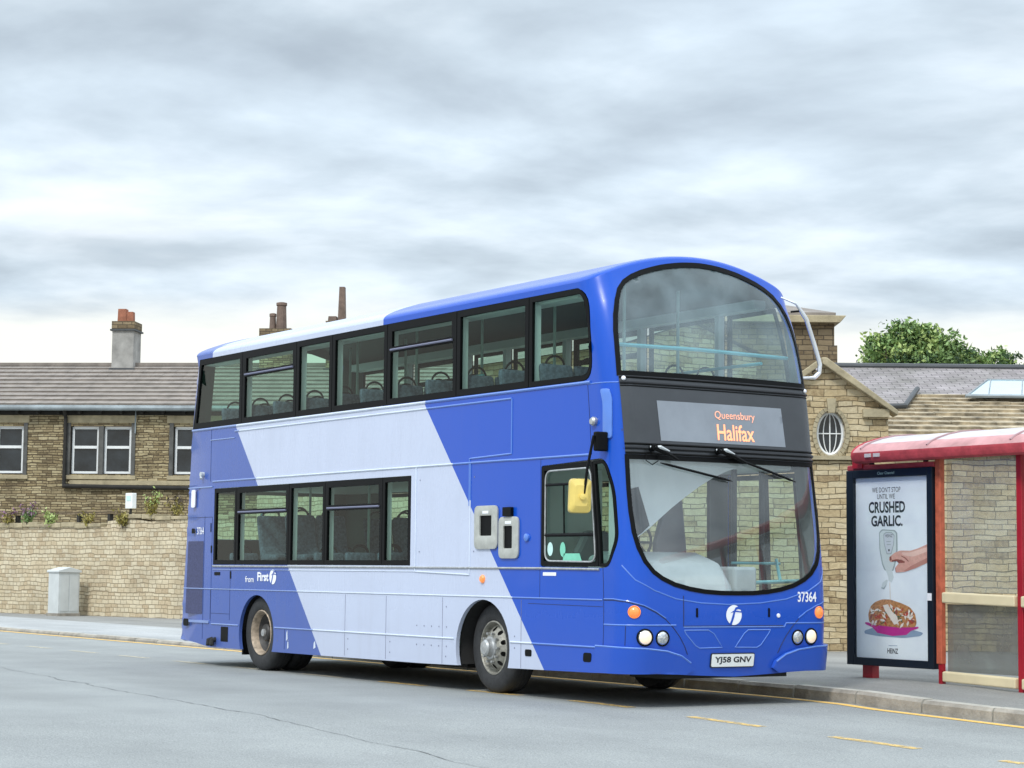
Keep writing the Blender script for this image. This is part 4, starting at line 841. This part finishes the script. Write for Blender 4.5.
# ---- mouldings and panel lines on the near side
for v,a,c,r in ((3.172,.16,9.86,.016),(3.10,1.50,8.20,.011),(2.455,.85,8.22,.012),(2.452,8.22,9.74,.012),(2.385,.12,.85,.010),(1.022,.10,9.86,.008),(.560,.90,1.72,.010),(.560,2.77,7.1,.010),(.560,8.22,9.86,.010),(3.015,.75,1.50,.008)):
    mould('side_moulding',[(a,v),(c,v)],r,bus,.002)
mould('side_moulding',[(6.245,2.455),(6.245,1.28),(7.40,1.25),(7.40,2.45)],.010,bus,.002); mould('side_moulding',[(6.245,1.28),(.91,1.28)],.006,bus,.002)
mould('rub_rail',[(.91,1.325),(8.78,1.325),(9.82,1.318)],.012,bus,.006,fixed='alu'); mould('side_moulding',[(8.21,3.10),(8.21,2.52),(7.38,2.50),(7.38,1.99)],.010,bus,.002)
mould('panel_gap',[(8.76,2.44),(8.76,1.03)],.003,bus,.0,fixed='seam'); mould('panel_gap',[(8.55,.965),(9.86,.955)],.003,bus,.0,fixed='seam')
for u,v0,v1 in ((.77,2.46,3.16),(.62,.35,1.02),(.62,1.02,2.0),(1.45,.62,1.30),(.85,.62,1.02),(3.05,.30,.55),(4.62,.28,1.0),(5.6,.28,1.0),(6.85,.28,1.0),(8.42,.30,1.0)): mould('panel_gap',[(u,v0),(u,v1)],.0035,bus,.0,fixed='seam' if colour(u,v0)!=1 else 'seamw')
mould('panel_gap',[(.12,1.98),(.86,1.98)],.0035,bus,0,fixed='seam'); mould('panel_gap',[(.86,.60),(.86,1.98)],.0035,bus,0,fixed='seam'); mould('panel_gap',[(.88,.70),(1.44,.70)],.003,bus,0,fixed='seam'); mould('panel_gap',[(.88,1.03),(1.44,1.03)],.003,bus,0,fixed='seam')
upanel('engine_side_grille',rect(.16,.60,.68,1.66,.02),[],.002,['grille'],bus,dv=.3)
upanel('rear_bumper_step',rect(.25,.83,.565,.60,.01),[],.015,['indigotrim'],bus,th=.015,dv=.3)
upanel('air_slot',rect(1.20,1.42,.335,.53,.01),[],.003,['black'],bus,dv=.3)
for u,v,a,c,m_ in ((.17,.56,.05,.05,'black'),(.27,1.80,.035,.035,'black'),(.85,1.55,.02,.05,'black'),(1.05,1.225,.09,.022,'black'),(1.46,1.21,.02,.05,'black'),(8.56,.46,.06,.035,'black'),(9.62,.455,.07,.045,'black'),(8.28,1.50,.0,.0,'black'),(.82,1.84,.012,.06,'black')):
    if a: upanel('flush_fitting',rect(u-a,u+a,v-c,v+c,min(a,c)*.6),[],.004,[m_],bus,th=.008,dv=.3)
disc('fuel_lock',8.52,1.64,[(.04,0),(.04,.02),(.02,.03),(0,.03)],['bluetrim'],bus)
upanel('rear_side_lamp',rect(.20,.30,2.12,2.36,.03),[],.006,['text'],bus,th=.01,dv=.3)
b=MB(); b.tube([P(.55,2.56,.0),P(.55,2.56,.05)],.035,10); b.tube([P(.55,2.53,.03),P(.57,2.50,.05)],.02,8); b.build('rear_camera',['greybox'],bus,smooth=True)
b=MB(); b.tube([P(.93,.36,-.02),P(.93,.34,.05),P(.95,.28,.06)],.035,8); b.tube([P(1.03,.36,-.02),P(1.03,.34,.05),P(1.05,.28,.06)],.035,8); b.build('exhaust_outlet',['underside'],bus)
# grey surrounds with dark openings
for (a,c,v0,v1,i) in ((7.515,7.97,1.525,1.985,(7.62,7.86,1.665,1.88)),(8.0,8.375,1.425,1.86,(8.09,8.26,1.53,1.765))):
    vo=upanel('vent_surround',rnd(rect(a,c,v0,v1),.07,5),[rnd(rect(*i),.012,2)],.022,['ventgrey'],bus,th=.02,dv=.3,bevel=.005); upanel('vent_recess',rect(i[0]-.01,i[1]+.01,i[2]-.01,i[3]+.01),[],.004,['black'],vo,dv=.3)
    upanel('small_label',rect((a+c)/2-.06,(a+c)/2+.06,i[3]+.02,i[3]+.05),[],.0245,['text'],vo,dv=.3)
upanel('intake_box',rect(8.10,8.26,1.865,1.96,.01),[],.04,['black'],bus,th=.035,dv=.3)
upanel('small_label',rect(8.82,9.06,1.25,1.285,.005),[],.004,['text'],bus,dv=.3)
# scuffs on the lower edge
for u,v,a,c in ((3.12,.47,.02,.07),(3.15,.36,.02,.06),(3.86,.38,.03,.05)): upanel('paint_chip',[(u-a,v-c),(u+a,v-c*.6),(u+a*.4,v+c),(u-a*.7,v+c*.5)],[],.002,['whitetrim'],bus,dv=.3)
b=MB()
for u0_,v_ in [(6.30+.16*k,.47) for k in range(5)]+[(6.3+.16*k,.68) for k in range(5)]+[(8.3,.50),(8.3,.62),(4.7,.36),(4.7,.48),(5.7,.36),(5.7,.48),(3.15,.40),(2.86,.40),(1.6,.40),(6.93,.36),(6.93,.9),(7.48,1.5),(7.48,2.3),(6.33,1.5),(6.33,2.3)]: b.v,b.f,b.m=(lambda q:(q.v,q.f,q.m))(b.add([tuple(P(u0_+.010*math.cos(R(t)),v_+.010*math.sin(R(t)),.0022)) for t in range(0,360,60)],[(0,1,2,3,4,5)]))
b.build('rivets',['seamw'],bus)
# ---- chassis, wheel housings, wheels
b=MB(); b.box(.25,9.9,-.62,.68,.30,.42); b.box(2.95,6.95,-1.2,-.62,.30,.42); b.box(2.95,6.95,.68,1.26,.30,.42); b.box(8.4,9.9,-1.2,1.26,.32,.42); b.box(3.1,6.7,-.85,.9,.22,.31); b.build('chassis',['underside'],bus)
MB().box(9.6,10.17,-.75,.8,.26,.40).build('front_valance',['underside'],bus)
for cx,sgn in ((7.67,-1),(2.245,-1),(7.67,1),(2.245,1)):
    y0=sgn*1.235+.03; y1=sgn*.70+.03; b=MB(); arcp=[(cx+.56*math.cos(R(t)),.47+.54*math.sin(R(t))) for t in range(-20,201,10)]
    k=len(arcp); b.add([(x,y0,z) for x,z in arcp]+[(x,y1,z) for x,z in arcp],[(i,i+1,i+1+k,i+k) for i in range(k-1)]+[tuple(range(k,2*k))]); b.build('wheel_housing',['underside'],bus,smooth=True)
TY=[(.283,.03),(.29,.008),(.31,-.006),(.36,-.012),(.42,-.008),(.455,.010),(.474,.035),(.48,.06),(.48,.10),(.474,.104),(.474,.112),(.48,.116),(.48,.155),(.474,.159),(.474,.167),(.48,.171),(.48,.215),(.472,.245),(.45,.268),(.36,.28),(.29,.27),(.283,.24)]
def wheel(cx,yo,s,front,steer=0):
    """yo outer face; s=-1 near side"""
    w0=MB().lathe(TY,(0,0,0),'y',56); t=w0
    if s>0: t.v=[(x,-y,z) for x,y,z in t.v]
    wo=t.build('wheel',['tyre'],bus,smooth=True,loc=(cx,yo,.48)); wo.rotation_euler.z=R(steer)
    sg=1 if s<0 else -1
    def put(b,nm,m_,par=wo):
        b.v=[(x,y*sg,z) for x,y,z in b.v]; return b.build(nm,m_,par,smooth=True)
    if front:
        put(MB().lathe([(.285,.03),(.287,.004),(.274,.0),(.266,.012),(.262,.06),(.25,.085)],(0,0,0),'y',48),'rim',['rim'])
        hf=lambda r:_lin([.0,.12,.15,.20,.255],[-.03,-.03,-.02,.02,.085],r)
        v2,f2=cdt(ell(0,0,.254,.254,48),[ell(.197*math.cos(R(a_)),.197*math.sin(R(a_)),.027,.027,12) for a_ in range(18,378,36)]+[ell(0,0,.09,.09,24)],pts=[(r*math.cos(R(a_)),r*math.sin(R(a_))) for r in (.12,.15) for a_ in range(0,360,12)])
        b=MB(); b.add([(x,hf(math.hypot(x,z)),z) for x,z in v2],f2); put(b,'wheel_disc',['rim'])
        put(MB().lathe([(.125,-.028),(.122,-.042),(.10,-.046),(.092,-.06),(.088,-.10),(.07,-.118),(.0,-.122)],(0,0,0),'y',28),'hub_cap',['alu'])
        b=MB()
        for a_ in range(0,360,36): b.lathe([(.015,-.02),(.015,-.052),(.0,-.055)],(.155*math.cos(R(a_)),0,.155*math.sin(R(a_))),'y',6)
        put(b,'wheel_nuts',['alu']); put(MB().lathe([(.25,.10),(0,.12)],(0,0,0),'y',24),'brake_drum',['hubdark'])
    else:
        put(MB().lathe([(.285,.03),(.29,.0),(.28,-.008),(.268,.004),(.262,.02),(.25,.05),(.243,.085)],(0,0,0),'y',48),'rim',['tanrim'])
        put(MB().lathe([(.244,.084),(.21,.13),(.15,.17)],(0,0,0),'y',40),'wheel_dish',['hubdark'])
        put(MB().lathe([(.17,.165),(.13,.16),(.115,.15),(.112,.07),(.095,.05),(.05,.042),(.0,.04)],(0,0,0),'y',28),'hub',['hubdark'])
        b=MB()
        for a_ in range(0,360,36): b.lathe([(.016,.185),(.016,.14),(.0,.137)],(.15*math.cos(R(a_)),0,.15*math.sin(R(a_))),'y',6)
        put(b,'wheel_nuts',['alu'])
        put(MB().lathe([(.05,.045),(.045,.02),(0,.016)],(0,0,0),'y',16),'hub_cap',['alu'])
        put(MB().lathe([(r,h+.30) for r,h in TY],(0,0,0),'y',40),'inner_tyre',['tyre'])
wheel(7.67,-1.135,-1,True,-3); wheel(7.67,1.195,1,True,-3); wheel(2.245,-1.20,-1,False); wheel(2.245,1.26,1,False)
MB().box(1.69,1.73,-1.2,-.85,.18,.5).build('mud_flap',['black'],bus)
# ---- wipers
def wiper(u,v,ue,ve,cb,ce):
    w_=MB(); w_.tube([P(u,v,.02),P(u,v,.09)],.032,10); base=P(u,v,.085); el=P(u+(ue-u)*.45,v+(ve-v)*.55,.06)
    w_.tube([base,(base+el)/2+Vector((.02,0,0)),el],.016,6,rs=[.03,.022,.013]); wo=w_.build('wiper',['black'],bus,smooth=True)
    b=MB(); n_=10; pts=[P(cb[0]+(ce[0]-cb[0])*i/n_,cb[1]+(ce[1]-cb[1])*i/n_,.03) for i in range(n_+1)]; b.tube(pts,.012,6,rs=[.006]+[.013]*(n_-1)+[.004]); b.build('wiper_blade',['black'],wo,smooth=True)
    b=MB(); b.tube([P(u-.03,v+.01,.05),P(u+.05,v+.0,.11),P(u+.16,v-.035,.10)],.02,6,rs=[.012,.02,.008]); b.build('wiper_pivot_cover',['greybox'],wo,smooth=True)
wiper(UC-.93,2.50,UC-.30,2.30,(UC-.84,2.36),(UC+.03,2.205)); wiper(UC-.13,2.50,UC+.62,2.30,(UC-.02,2.47),(UC+.88,2.225))
mould('washer_hose',[(UC-.99,2.46),(UC-1.0,2.38),(UC-.93,2.34),(UC-.86,2.38),(UC-.85,2.46)],.005,bus,.02,fixed='black')
# ---- mirror on its arm (near side), tube guard on the far corner
b=MB(); b.tube([(9.90,-1.42,2.62),(9.88,-1.48,2.30),(9.86,-1.50,2.05)],.014,8); mo=b.build('mirror_arm',['black'],bus,smooth=True)
b=MB(); b.box(9.87,9.94,-1.41,-1.27,2.47,2.66); b.build('mirror_bracket',['black'],mo,bevel=.015)
b=MB(); q=rnd([(-.125,-.170),(.10,-.170),(.105,.170),(-.115,.170)],.045,5)
k=len(q); V=[(0,a,c) for a,c in q]+[(.05,a*.96,c*.96) for a,c in q]+[(.075,a*.55,c*.6) for a,c in q]; b.add(V,[(i,(i+1)%k,(i+1)%k+k,i+k) for i in range(k)]+[(i+k,(i+1)%k+k,(i+1)%k+2*k,i+2*k) for i in range(k)]+[tuple(range(2*k,3*k)),tuple(range(k-1,-1,-1))])
b.xf(Matrix.Translation((9.79,-1.50,2.03))@Matrix.Rotation(R(-22),4,'Z')); b.build('mirror_head',['yellow'],mo,bevel=.008)
MB().lathe([(.03,0),(.03,.05),(0,.055)],(0,0,0),'x',12).xf(Matrix.Translation((9.84,-1.515,2.02))@Matrix.Rotation(R(-22),4,'Z')).build('mirror_knob',['yellow'],mo)
b=MB(); g=[(9.74,1.10,4.20),(9.85,1.22,4.13),(9.88,1.33,3.97),(9.88,1.44,3.71),(9.9,1.50,3.50),(9.9,1.49,3.41),(9.9,1.42,3.355),(9.86,1.27,3.345)]
gs=[]
for i in range(len(g)-1):
    for t in (0,.33,.66): gs.append(tuple(g[i][j]+(g[i+1][j]-g[i][j])*t for j in range(3)))
gs.append(g[-1]); b.tube(gs,.021,8,rs=[.010]*3+[.016]*2+[.023]*(len(gs)-8)+[.016]*3); b.build('branch_guard',['chrome'],bus,smooth=True)
MB().tube([(9.78,1.2,4.05),(9.86,1.29,4.06)],.012,6).build('branch_guard_stay',['black'],bus)
# ---- interior: floors, ceilings, pillars, rails
fl=[(.12,-1.22),(9.6,-1.22),(9.9,-1.05),(9.98,-.6),(10.0,.03),(9.98,.66),(9.9,1.1),(9.6,1.27),(.12,1.27)]
MB().prismz(fl,2.37,2.45).build('upper_floor',['palelining'],bus); b=MB(); b.box(.12,10.1,-.64,.70,.425,.47); b.box(2.9,7.0,-1.24,-.64,.425,.47); b.box(2.9,7.0,.70,1.28,.425,.47); b.box(8.35,9.95,.70,1.28,.425,.47); b.box(8.35,9.9,-1.22,-.64,.425,.47); b.build('lower_floor',['lining'],bus)
up=MB(); up.prismz([(9.5,-1.0),(9.98,-.9),(10.0,.03),(9.98,.96),(9.5,1.05)],2.45,3.2); up.build('upper_front_shelf',['palelining'],bus)
for u in UD[1:]:
    b=MB(); b.box(u-.035,u+.035,-1.235,-1.15,3.15,4.15); b.box(u-.035,u+.035,1.21,1.29,3.15,4.15); b.build('upper_pillar',['palelining'],bus)
for u in LD[1:-1]: MB().box(u-.03,u+.03,-1.235,-1.17,1.3,2.36).build('lower_pillar',['palelining'],bus)
b=MB(); b.box(.3,9.3,1.10,1.26,4.12,4.22); b.box(.3,9.3,-1.2,-.99,4.06,4.17); b.build('ceiling_cove',['palelining'],bus)
def rail(pts,r,m_,nm='handrail'): return MB().tube(pts,r,8).build(nm,[m_],bus,smooth=True)
rail([(9.72,-1.12,3.56),(9.75,0,3.57),(9.72,1.2,3.56)],.020,'turq')
for x in (1.6,3.1,4.6,6.1,7.6,8.9):
    rail([(x,-.33,2.45),(x,-.33,4.3)],.017,'greypole'); rail([(x,.38,2.45),(x,.38,4.3)],.017,'greypole')
rail([(5.6,.95,3.50),(9.6,.95,3.50)],.017,'turq'); rail([(6.6,-.30,3.28),(8.3,-.30,3.28)],.017,'turq')
rail([(6.2,-.6,3.1),(6.22,-.62,3.36),(6.38,-.62,3.50),(6.62,-.62,3.50)],.022,'turq')
for x in (1.9,3.5,5.0): rail([(x,-.35,.47),(x,-.35,2.37)],.017,'greypole')
rail([(1.75,-1.0,1.7),(1.78,-1.0,2.0),(1.95,-1.0,2.05)],.017,'turq')
rail([(9.55,.62,.47),(9.55,.62,2.37)],.032,'frame','door_pillar'); rail([(9.4,1.12,.47),(9.4,1.12,2.37)],.03,'frame','door_pillar')
rail([(9.9,.60,1.20),(9.9,1.20,1.22)],.020,'turq'); rail([(9.6,.55,1.40),(9.6,1.20,1.40)],.014,'turq'); rail([(9.9,.95,1.22),(9.6,1.15,1.44)],.018,'turq')
# cab
MB().prism([(9.4,.47),(10.15,.47),(10.22,1.0),(10.14,1.18),(9.95,1.40),(9.6,1.50),(9.4,1.45)],-1.15,.12).build('dashboard',['greybox'],bus,bevel=.05)
MB().box(9.72,10.0,.26,.56,.47,1.36).build('ticket_machine_stand',['greybox'],bus,bevel=.03)
b=MB(); b.tube([(9.33+.02*math.sin(R(a_)),-.50+.21*math.cos(R(a_)),1.60+.19*math.sin(R(a_))) for a_ in range(0,361,15)],.016,6); b.tube([(9.34,-.7,1.6),(9.34,-.3,1.6)],.014,6); b.tube([(9.34,-.5,1.6),(9.6,-.5,1.4)],.03,8); b.build('steering_wheel',['black'],bus,smooth=True)
MB().prismx([(-.02,.47),(.34,.47),(.36,1.5),(.30,2.05),(.16,2.16),(.06,1.95),(-.05,1.6)],9.02,9.10).build('cab_partition',['partition'],bus,bevel=.02)
MB().prismx([(-.85,.6),(-.35,.6),(-.33,1.5),(-.45,1.72),(-.75,1.72),(-.87,1.5)],8.72,8.84).build('driver_seat',['seatshell'],bus,bevel=.05)
MB().prismx([(-1.14,2.37),(-1.14,1.46),(-.95,1.55),(-.83,1.62),(-.66,1.73),(-.38,1.94),(-.20,2.06),(-.02,2.17),(.15,2.26),(.32,2.33),(.45,2.37)][::-1],9.77,9.79).build('sky_reflection_panel',['reflectwhite'],bus)  # added pale panel, stands in for bright sky reflected in the lower windscreen
MB().prismx([(-.98,2.10),(-.80,2.14),(-.66,1.76),(-.76,1.68),(-.84,1.64)],9.793,9.80).build('cab_notice',['navy'],bus)
MB().tube([(9.80,-1.0,2.12),(9.80,-.90,1.8),(9.80,-.82,1.62)],.014,6).build('reflection_panel_edge',['black'],bus)
MB().box(6.9,8.55,-1.22,-.35,1.10,2.37).build('staircase_casing',['palelining'],bus)
# seats
def seat_mesh():
    b=MB(); b.prism([(-.02,.40),(.42,.42),(.43,.50),(.05,.50),(-.02,.60),(-.10,.99),(-.16,1.01),(-.18,.95),(-.08,.55)],-.205,.205); return b
proto=seat_mesh().build('seat',['seat'],bus,bevel=.03)
b=MB(); b.tube([(-.15,.12+.0*k,.98) if k==0 else (-.15+.01*math.sin(R(18*k)),.12*math.cos(R(18*k)),0.98+.11*math.sin(R(18*k))) for k in range(0,11)],.013,6); hp=b.build('grab_handle',['black'],proto,smooth=True)
MB().box(.05,.3,-.15,.15,0,.4).build('seat_base',['seatshell'],proto)
spots=[(1.0+.77*k,y,2.45) for k in range(11) for y in (-.97,-.53,.60,1.03)]+[(1.35+.80*k,y,.50) for k in range(7) for y in ((-.97,-.53,.60,1.03) if k<6 else (.60,1.03))]
spots=[(x,y,(.98 if abs(x-2.245)<.85 and z<2 else z)) for x,y,z in spots]
kids=list(proto.children)
for i,(x,y,z) in enumerate(spots):
    if i==0: o=proto
    else:
        o=proto.copy(); C.objects.link(o); o.parent=bus
        for c_ in kids: q=c_.copy(); C.objects.link(q); q.parent=o
    o.location=(x,y,z)
# ================================================================== the bus shelter
SH=(9.87,3.2,.10); SO=(9.95,3.2,.10)
sh=empty('bus_shelter',(10.03,3.2,.10),0,'red bus shelter with milky curved roof, cream rails and a framed advert panel','bus shelter')
def SB(b,name,mats,par=None,**k):
    if par is None: return b.build(name,mats,sh,loc=(-SO[0],-SO[1],-SO[2]),**k)
    return b.build(name,mats,par,**k)
prof=[(2.955,2.565),(2.915,2.585),(2.895,2.625),(2.90,2.665),(2.93,2.70),(3.0,2.745),(3.10,2.785),(3.25,2.83),(3.45,2.87),(3.7,2.895),(3.95,2.885),(4.2,2.84),(4.4,2.76)]
X0,X1=8.76,16.4
def slab(pr,x0,x1,t,m=0):
    b=MB(); n_=len(pr); V=[]
    for x in (x0,x1):
        V+=[(x,y,z) for y,z in pr]+[(x,y+ (.0 if i else .02),z-t) for i,(y,z) in enumerate(pr)]
    F=[]
    for i in range(n_-1): F+=[(i,i+2*n_,i+1+2*n_,i+1),(i+n_,i+1+n_,i+1+3*n_,i+3*n_)]
    F+=[tuple(range(n_))+tuple(range(2*n_-1,n_-1,-1)),tuple(range(3*n_-1,2*n_-1,-1))+tuple(range(3*n_,4*n_)),(0,n_,3*n_,2*n_),(n_-1,3*n_-1,4*n_-1,2*n_-1)]
    return b.add(V,F,m)
SB(slab(prof[:4],X0,X1,.02),'front_gutter',['gutterred'],smooth=True)
SB(slab(prof[3:6]+[(3.06,2.768)],X0+.01,X1,.014),'roof_edge_strip',['pinkedge'],smooth=True)
rs=SB(slab([(3.06,2.768)]+prof[6:],X0+.02,X1,.012),'roof_sheet',['dome'],smooth=True)
x=X0+.12
while x<X1:
    SB(MB().tube([(x,y,z+.004) for y,z in prof[4:]],.014,6),'roof_rib',['domerib'],smooth=True); x+=1.22 if x>9 else 1.05
SB(MB().tube([(X0+.01,y,z) for y,z in prof],.012,6),'roof_end_trim',['gutterred'],smooth=True)
b=MB(); b.box(8.98,9.08,2.887,2.892,2.60,2.645); b.box(9.12,9.22,2.887,2.892,2.60,2.645); SB(b,'faded_sticker',['domerib']) if False else None
for a in (8.99,9.13): SB(MB().box(a,a+.10,2.885,2.897,2.605,2.645),'faded_sticker',['dome'])
# posts
SB(MB().box(9.885,9.965,3.09,3.16,.34,2.60),'post',['rustred'],bevel=.008); SB(MB().box(9.91,9.965,3.10,3.15,.02,.34),'post_foot',['deepred'])
SB(MB().box(8.68,8.84,3.13,3.23,.02,.34),'post_foot',['deepred'])
for px in (11.03,12.12,13.2,14.3): SB(MB().box(px,px+.075,3.13,3.20,-.1,2.62),'post',['deepred'],bevel=.006)
SB(MB().box(8.60,8.76,3.06,3.2,2.50,2.62),'post_head',['deepred']); SB(MB().box(8.84,8.87,3.1,3.15,2.5,2.66),'bracket',['dark']); SB(MB().box(9.70,9.73,3.1,3.15,2.5,2.64),'bracket',['dark']); SB(MB().box(9.9,10.0,3.08,3.16,2.58,2.66),'bracket',['dark'])
SB(MB().box(8.49,9.88,3.08,3.24,2.475,2.535),'head_rail',['gutterred'],bevel=.01)
# advert panel
ad=SB(slab([(3.05,0),(3.25,0)],0,1,.01),'x',['navy']); bpy.data.objects.remove(ad)
fr=MB(); fx0,fx1,fz0,fz1=8.50,9.875,.28,2.475; ix0,ix1,iz0,iz1=8.615,9.79,.365,2.385
fr.box(fx0,ix0,3.055,3.23,fz0,fz1); fr.box(ix1,fx1,3.055,3.23,fz0,fz1); fr.box(ix0,ix1,3.055,3.23,fz0,iz0); fr.box(ix0,ix1,3.055,3.23,iz1,fz1); fr.box(ix0,ix1,3.16,3.225,iz0,iz1)
ap=SB(fr,'advert_panel',['navy'],bevel=.006)
SB(MB().box(8.45,8.50,3.1,3.14,2.22,2.27),'lock_lug',['dark'],ap); SB(MB().box(9.80,9.86,3.046,3.056,1.02,1.10),'worn_sticker',['text'],ap)
po=SB(MB().box(ix0,ix1,3.10,3.105,iz0,iz1),'poster',['poster'],ap)
def PX(px,py):
    k=(px-857)/72.; x=8.60+k*1.17; y0=478.9-1.8*k; return x,2.385-(py-y0)*(.01142-.00049*k)
def art(name,pl,m,d,parent=po,px=True):
    q=[PX(*p) for p in pl] if px else pl
    a_=sum(q[i][0]*q[(i+1)%len(q)][1]-q[(i+1)%len(q)][0]*q[i][1] for i in range(len(q)))
    if a_<0: q=q[::-1]
    v2,f2=cdt(q); return link(name,[(x,3.0995-d,z) for x,z in v2],f2,m,parent)
def ptext(s,px,py,wpx,hpx,m,d,name='poster_lettering',bold=.0,parent=po):
    vv,ff=textpoly(s,1,bold=bold); x0=min(p[0] for p in vv); x1=max(p[0] for p in vv); y0=min(p[1] for p in vv); y1=max(p[1] for p in vv); cx,cz=PX(px,py); W_=wpx*.01625; H_=hpx*.0112
    return link(name,[(cx+((p[0]-x0)/(x1-x0)-.5)*W_,3.0995-d,cz+((p[1]-y0)/(y1-y0)-.5)*H_) for p in vv],ff,m,parent)
ptext("WE DON'T STOP",888.5,490.5,28,5.2,'ink',.001); ptext('UNTIL WE',888.3,497.3,17.5,5,'ink',.001)
ptext('CRUSHED',889,508,36,11.5,'ink',.001,bold=.03); ptext('GARLIC.',889,521.7,31,11,'ink',.001,bold=.03)
art('bottle',rnd([(881.2,533),(884,530),(897,531),(899.3,534),(899.5,551),(897,566),(895,572),(886.5,571),(884,565),(881.5,550)],1.2,3),'bottd',.001)
art('bottle_body',rnd([(882,534),(885,531.2),(896,532),(898,534.6),(898,551),(896,565),(894,571),(887.5,570.5),(885,564),(882.5,550)],1.2,3),'bott',.0016)
art('bottle_label',rnd([(885.5,535),(888,533),(894,533.2),(896.6,536),(896,545),(893.4,555),(888.8,555),(886.2,545)],.8,3),'bottd',.0022); art('bottle_label',rnd([(886,535.6),(888.3,533.8),(893.8,534),(896,536.6),(895.4,545),(893,554.2),(889.2,554.2),(886.8,545)],.8,3),'label',.0026)
ptext('HEINZ',891,536.6,7.4,3,'ink',.0030,name='label_lettering'); 
art('label_lines',[(888.6,542),(893.2,542),(893.2,542.6),(888.6,542.6)],'bottd',.003); art('label_lines',[(889,545),(893,545),(893,545.7),(889,545.7)],'bottd',.003); art('label_mark',[(890.4,550),(891.8,550),(891.8,552),(890.4,552)],'ink',.003)
art('bottle_neck',[(887.5,570),(894,571),(895.5,578),(893.5,583),(890.5,581.5),(890,577)],'bott',.0012); art('bottle_lid',[(889.8,581),(886,589.5),(883,588.5),(884.5,583),(888.5,580)],'bott',.0012); art('bottle_lid_edge',[(889,584),(886,589.8),(883,588.7),(883.5,587.6),(885.6,588.2)],'bottd',.0016)
art('sauce_stream',[(891.2,583),(891.9,583),(892.4,602),(891.6,602)],'wrapw',.001)
art('forearm',rnd([(929.2,545.5),(919,550),(912,552),(902,551.6),(897,553.5),(891.8,557.5),(891,561),(893,563),(898.5,561.6),(900.8,564.5),(897,568.5),(897.5,573.5),(906,573),(917,569.5),(929.2,564)],1.0,3),'skin',.0034)
art('finger_gap',[(898,561.3),(903,560.6),(907,563),(903.5,566),(900,571.8),(897.6,572.6),(897.2,569),(901,564.6)],'skind',.0038); art('finger',rnd([(897.6,568),(900.8,564.2),(905.5,563.8),(908,566),(903,571),(898.4,573)],1,3),'skin',.0042)
art('hand_highlight',rnd([(903,553.5),(912,553.8),(928.8,548.5),(928.8,553),(915,558),(905,556.5)],1.5,3),'skinl',.0037); art('arm_shade',rnd([(905,572.3),(912,567.5),(929,559),(929.1,563.6),(917,569),(909,572)],1,3),'skins',.0037)
art('thumb_nail',[(891.5,557.8),(893.4,557),(893.8,560.8),(892,561.6)],'skind',.0040); art('knuckle_crease',[(903,556.5),(907,558.5),(910.5,562.4),(910,562.9),(906.3,559.3),(902.8,557.2)],'skind',.0040); art('finger_gap',[(893.8,560.9),(899,560),(903,560.9),(899.4,561.9),(894,562.4)],'skind',.0041)
art('plate_shade',rnd([(866,630),(880,626),(912,630),(924,634),(921,637),(905,638.5),(880,636),(866,633)],3,4),'shade',.001)
art('plate',rnd([(866.5,621.8),(870,622),(876,625),(912,628),(919,627.6),(919.2,629.2),(912,631.6),(907.5,635.5),(894,636.2),(879,632.6),(874,627),(867,623.6)],.6,2),'pink',.0016)
art('filled_bread',rnd([(871,622),(870,614),(872.5,606),(877,602),(884,599.6),(892,600),(903,604),(911,608),(916,615),(917.5,624),(916,628),(900,628),(882,625.5)],2,4),'wrap',.0024)
rg=random.Random(5)
for k in range(110):
    u=rg.random(); cx=873+42*u; top=603+4*abs(u-.35)*3; cy=rg.uniform(top+2,625+u*1.5); a=rg.uniform(.9,2.3); th=rg.uniform(0,3.1); c_,s_=math.cos(th),math.sin(th); m_=rg.choice(['wrapw','wrapw','wrapr','wrapw','wrapg','wrapr','skind','wrap'])
    art('filling',[(cx+c_*a*1.7,cy+s_*a*1.7),(cx-s_*a*.5,cy+c_*a*.5),(cx-c_*a*1.5,cy-s_*a*1.5),(cx+s_*a*.6,cy-c_*a*.6)],m_,.0026+.00003*k)
art('sauce_trail',[(885,605.5),(890,604.6),(894,612),(899,617),(900,624),(896,625),(891,617),(887,611)],'wrapw',.0066)
ptext('HEINZ',894,651,10.5,5,'ink',.001,bold=.02); art('small_rule',[(890,645.2),(898.5,645.7),(898.5,646.2),(890,645.7)],'shade',.001)
link('header_lettering',[(p[0],3.0535,p[2]) for p in [(v.co.x,0,v.co.z) for v in []]] ,[],'text',ap) if False else None
vv,ff=textpoly('Clear Channel',1); x0=min(p[0] for p in vv); x1=max(p[0] for p in vv); link('header_lettering',[(9.02+(p[0]-x0)/(x1-x0)*.27,3.0525,2.43+p[1]*.045) for p in vv],ff,'palesticker',ap)
SB(MB().box(ix0,ix1,3.072,3.076,iz0,iz1),'cover_glass',['coverglass'],ap)
# perch rails and glass between the posts
bays=[(9.97,11.025),(11.11,12.115),(12.20,13.195),(13.28,14.295)]
for a,c in bays:
    dz=-.0235*((a+c)/2-10.5)*.9
    for z0,z1 in ((.99,1.10),(.145,.25)):
        q=MB(); q.prismx([(3.09,z0),(3.14,z0-.005),(3.17,z0),(3.17,z1),(3.14,z1+.006),(3.09,z1)],a,c)
        q.v=[(x_,y_,z_-.0235*(x_-10.4)) for x_,y_,z_ in q.v]; SB(q,'perch_rail',['cream'],bevel=.012)
    SB(MB().box(a,c,3.18,3.188,1.11,2.58),'glass_panel',['clear']); SB(MB().box(a,c,3.18,3.188,.26+dz,.985+dz),'lower_glass_panel',['grimy'])
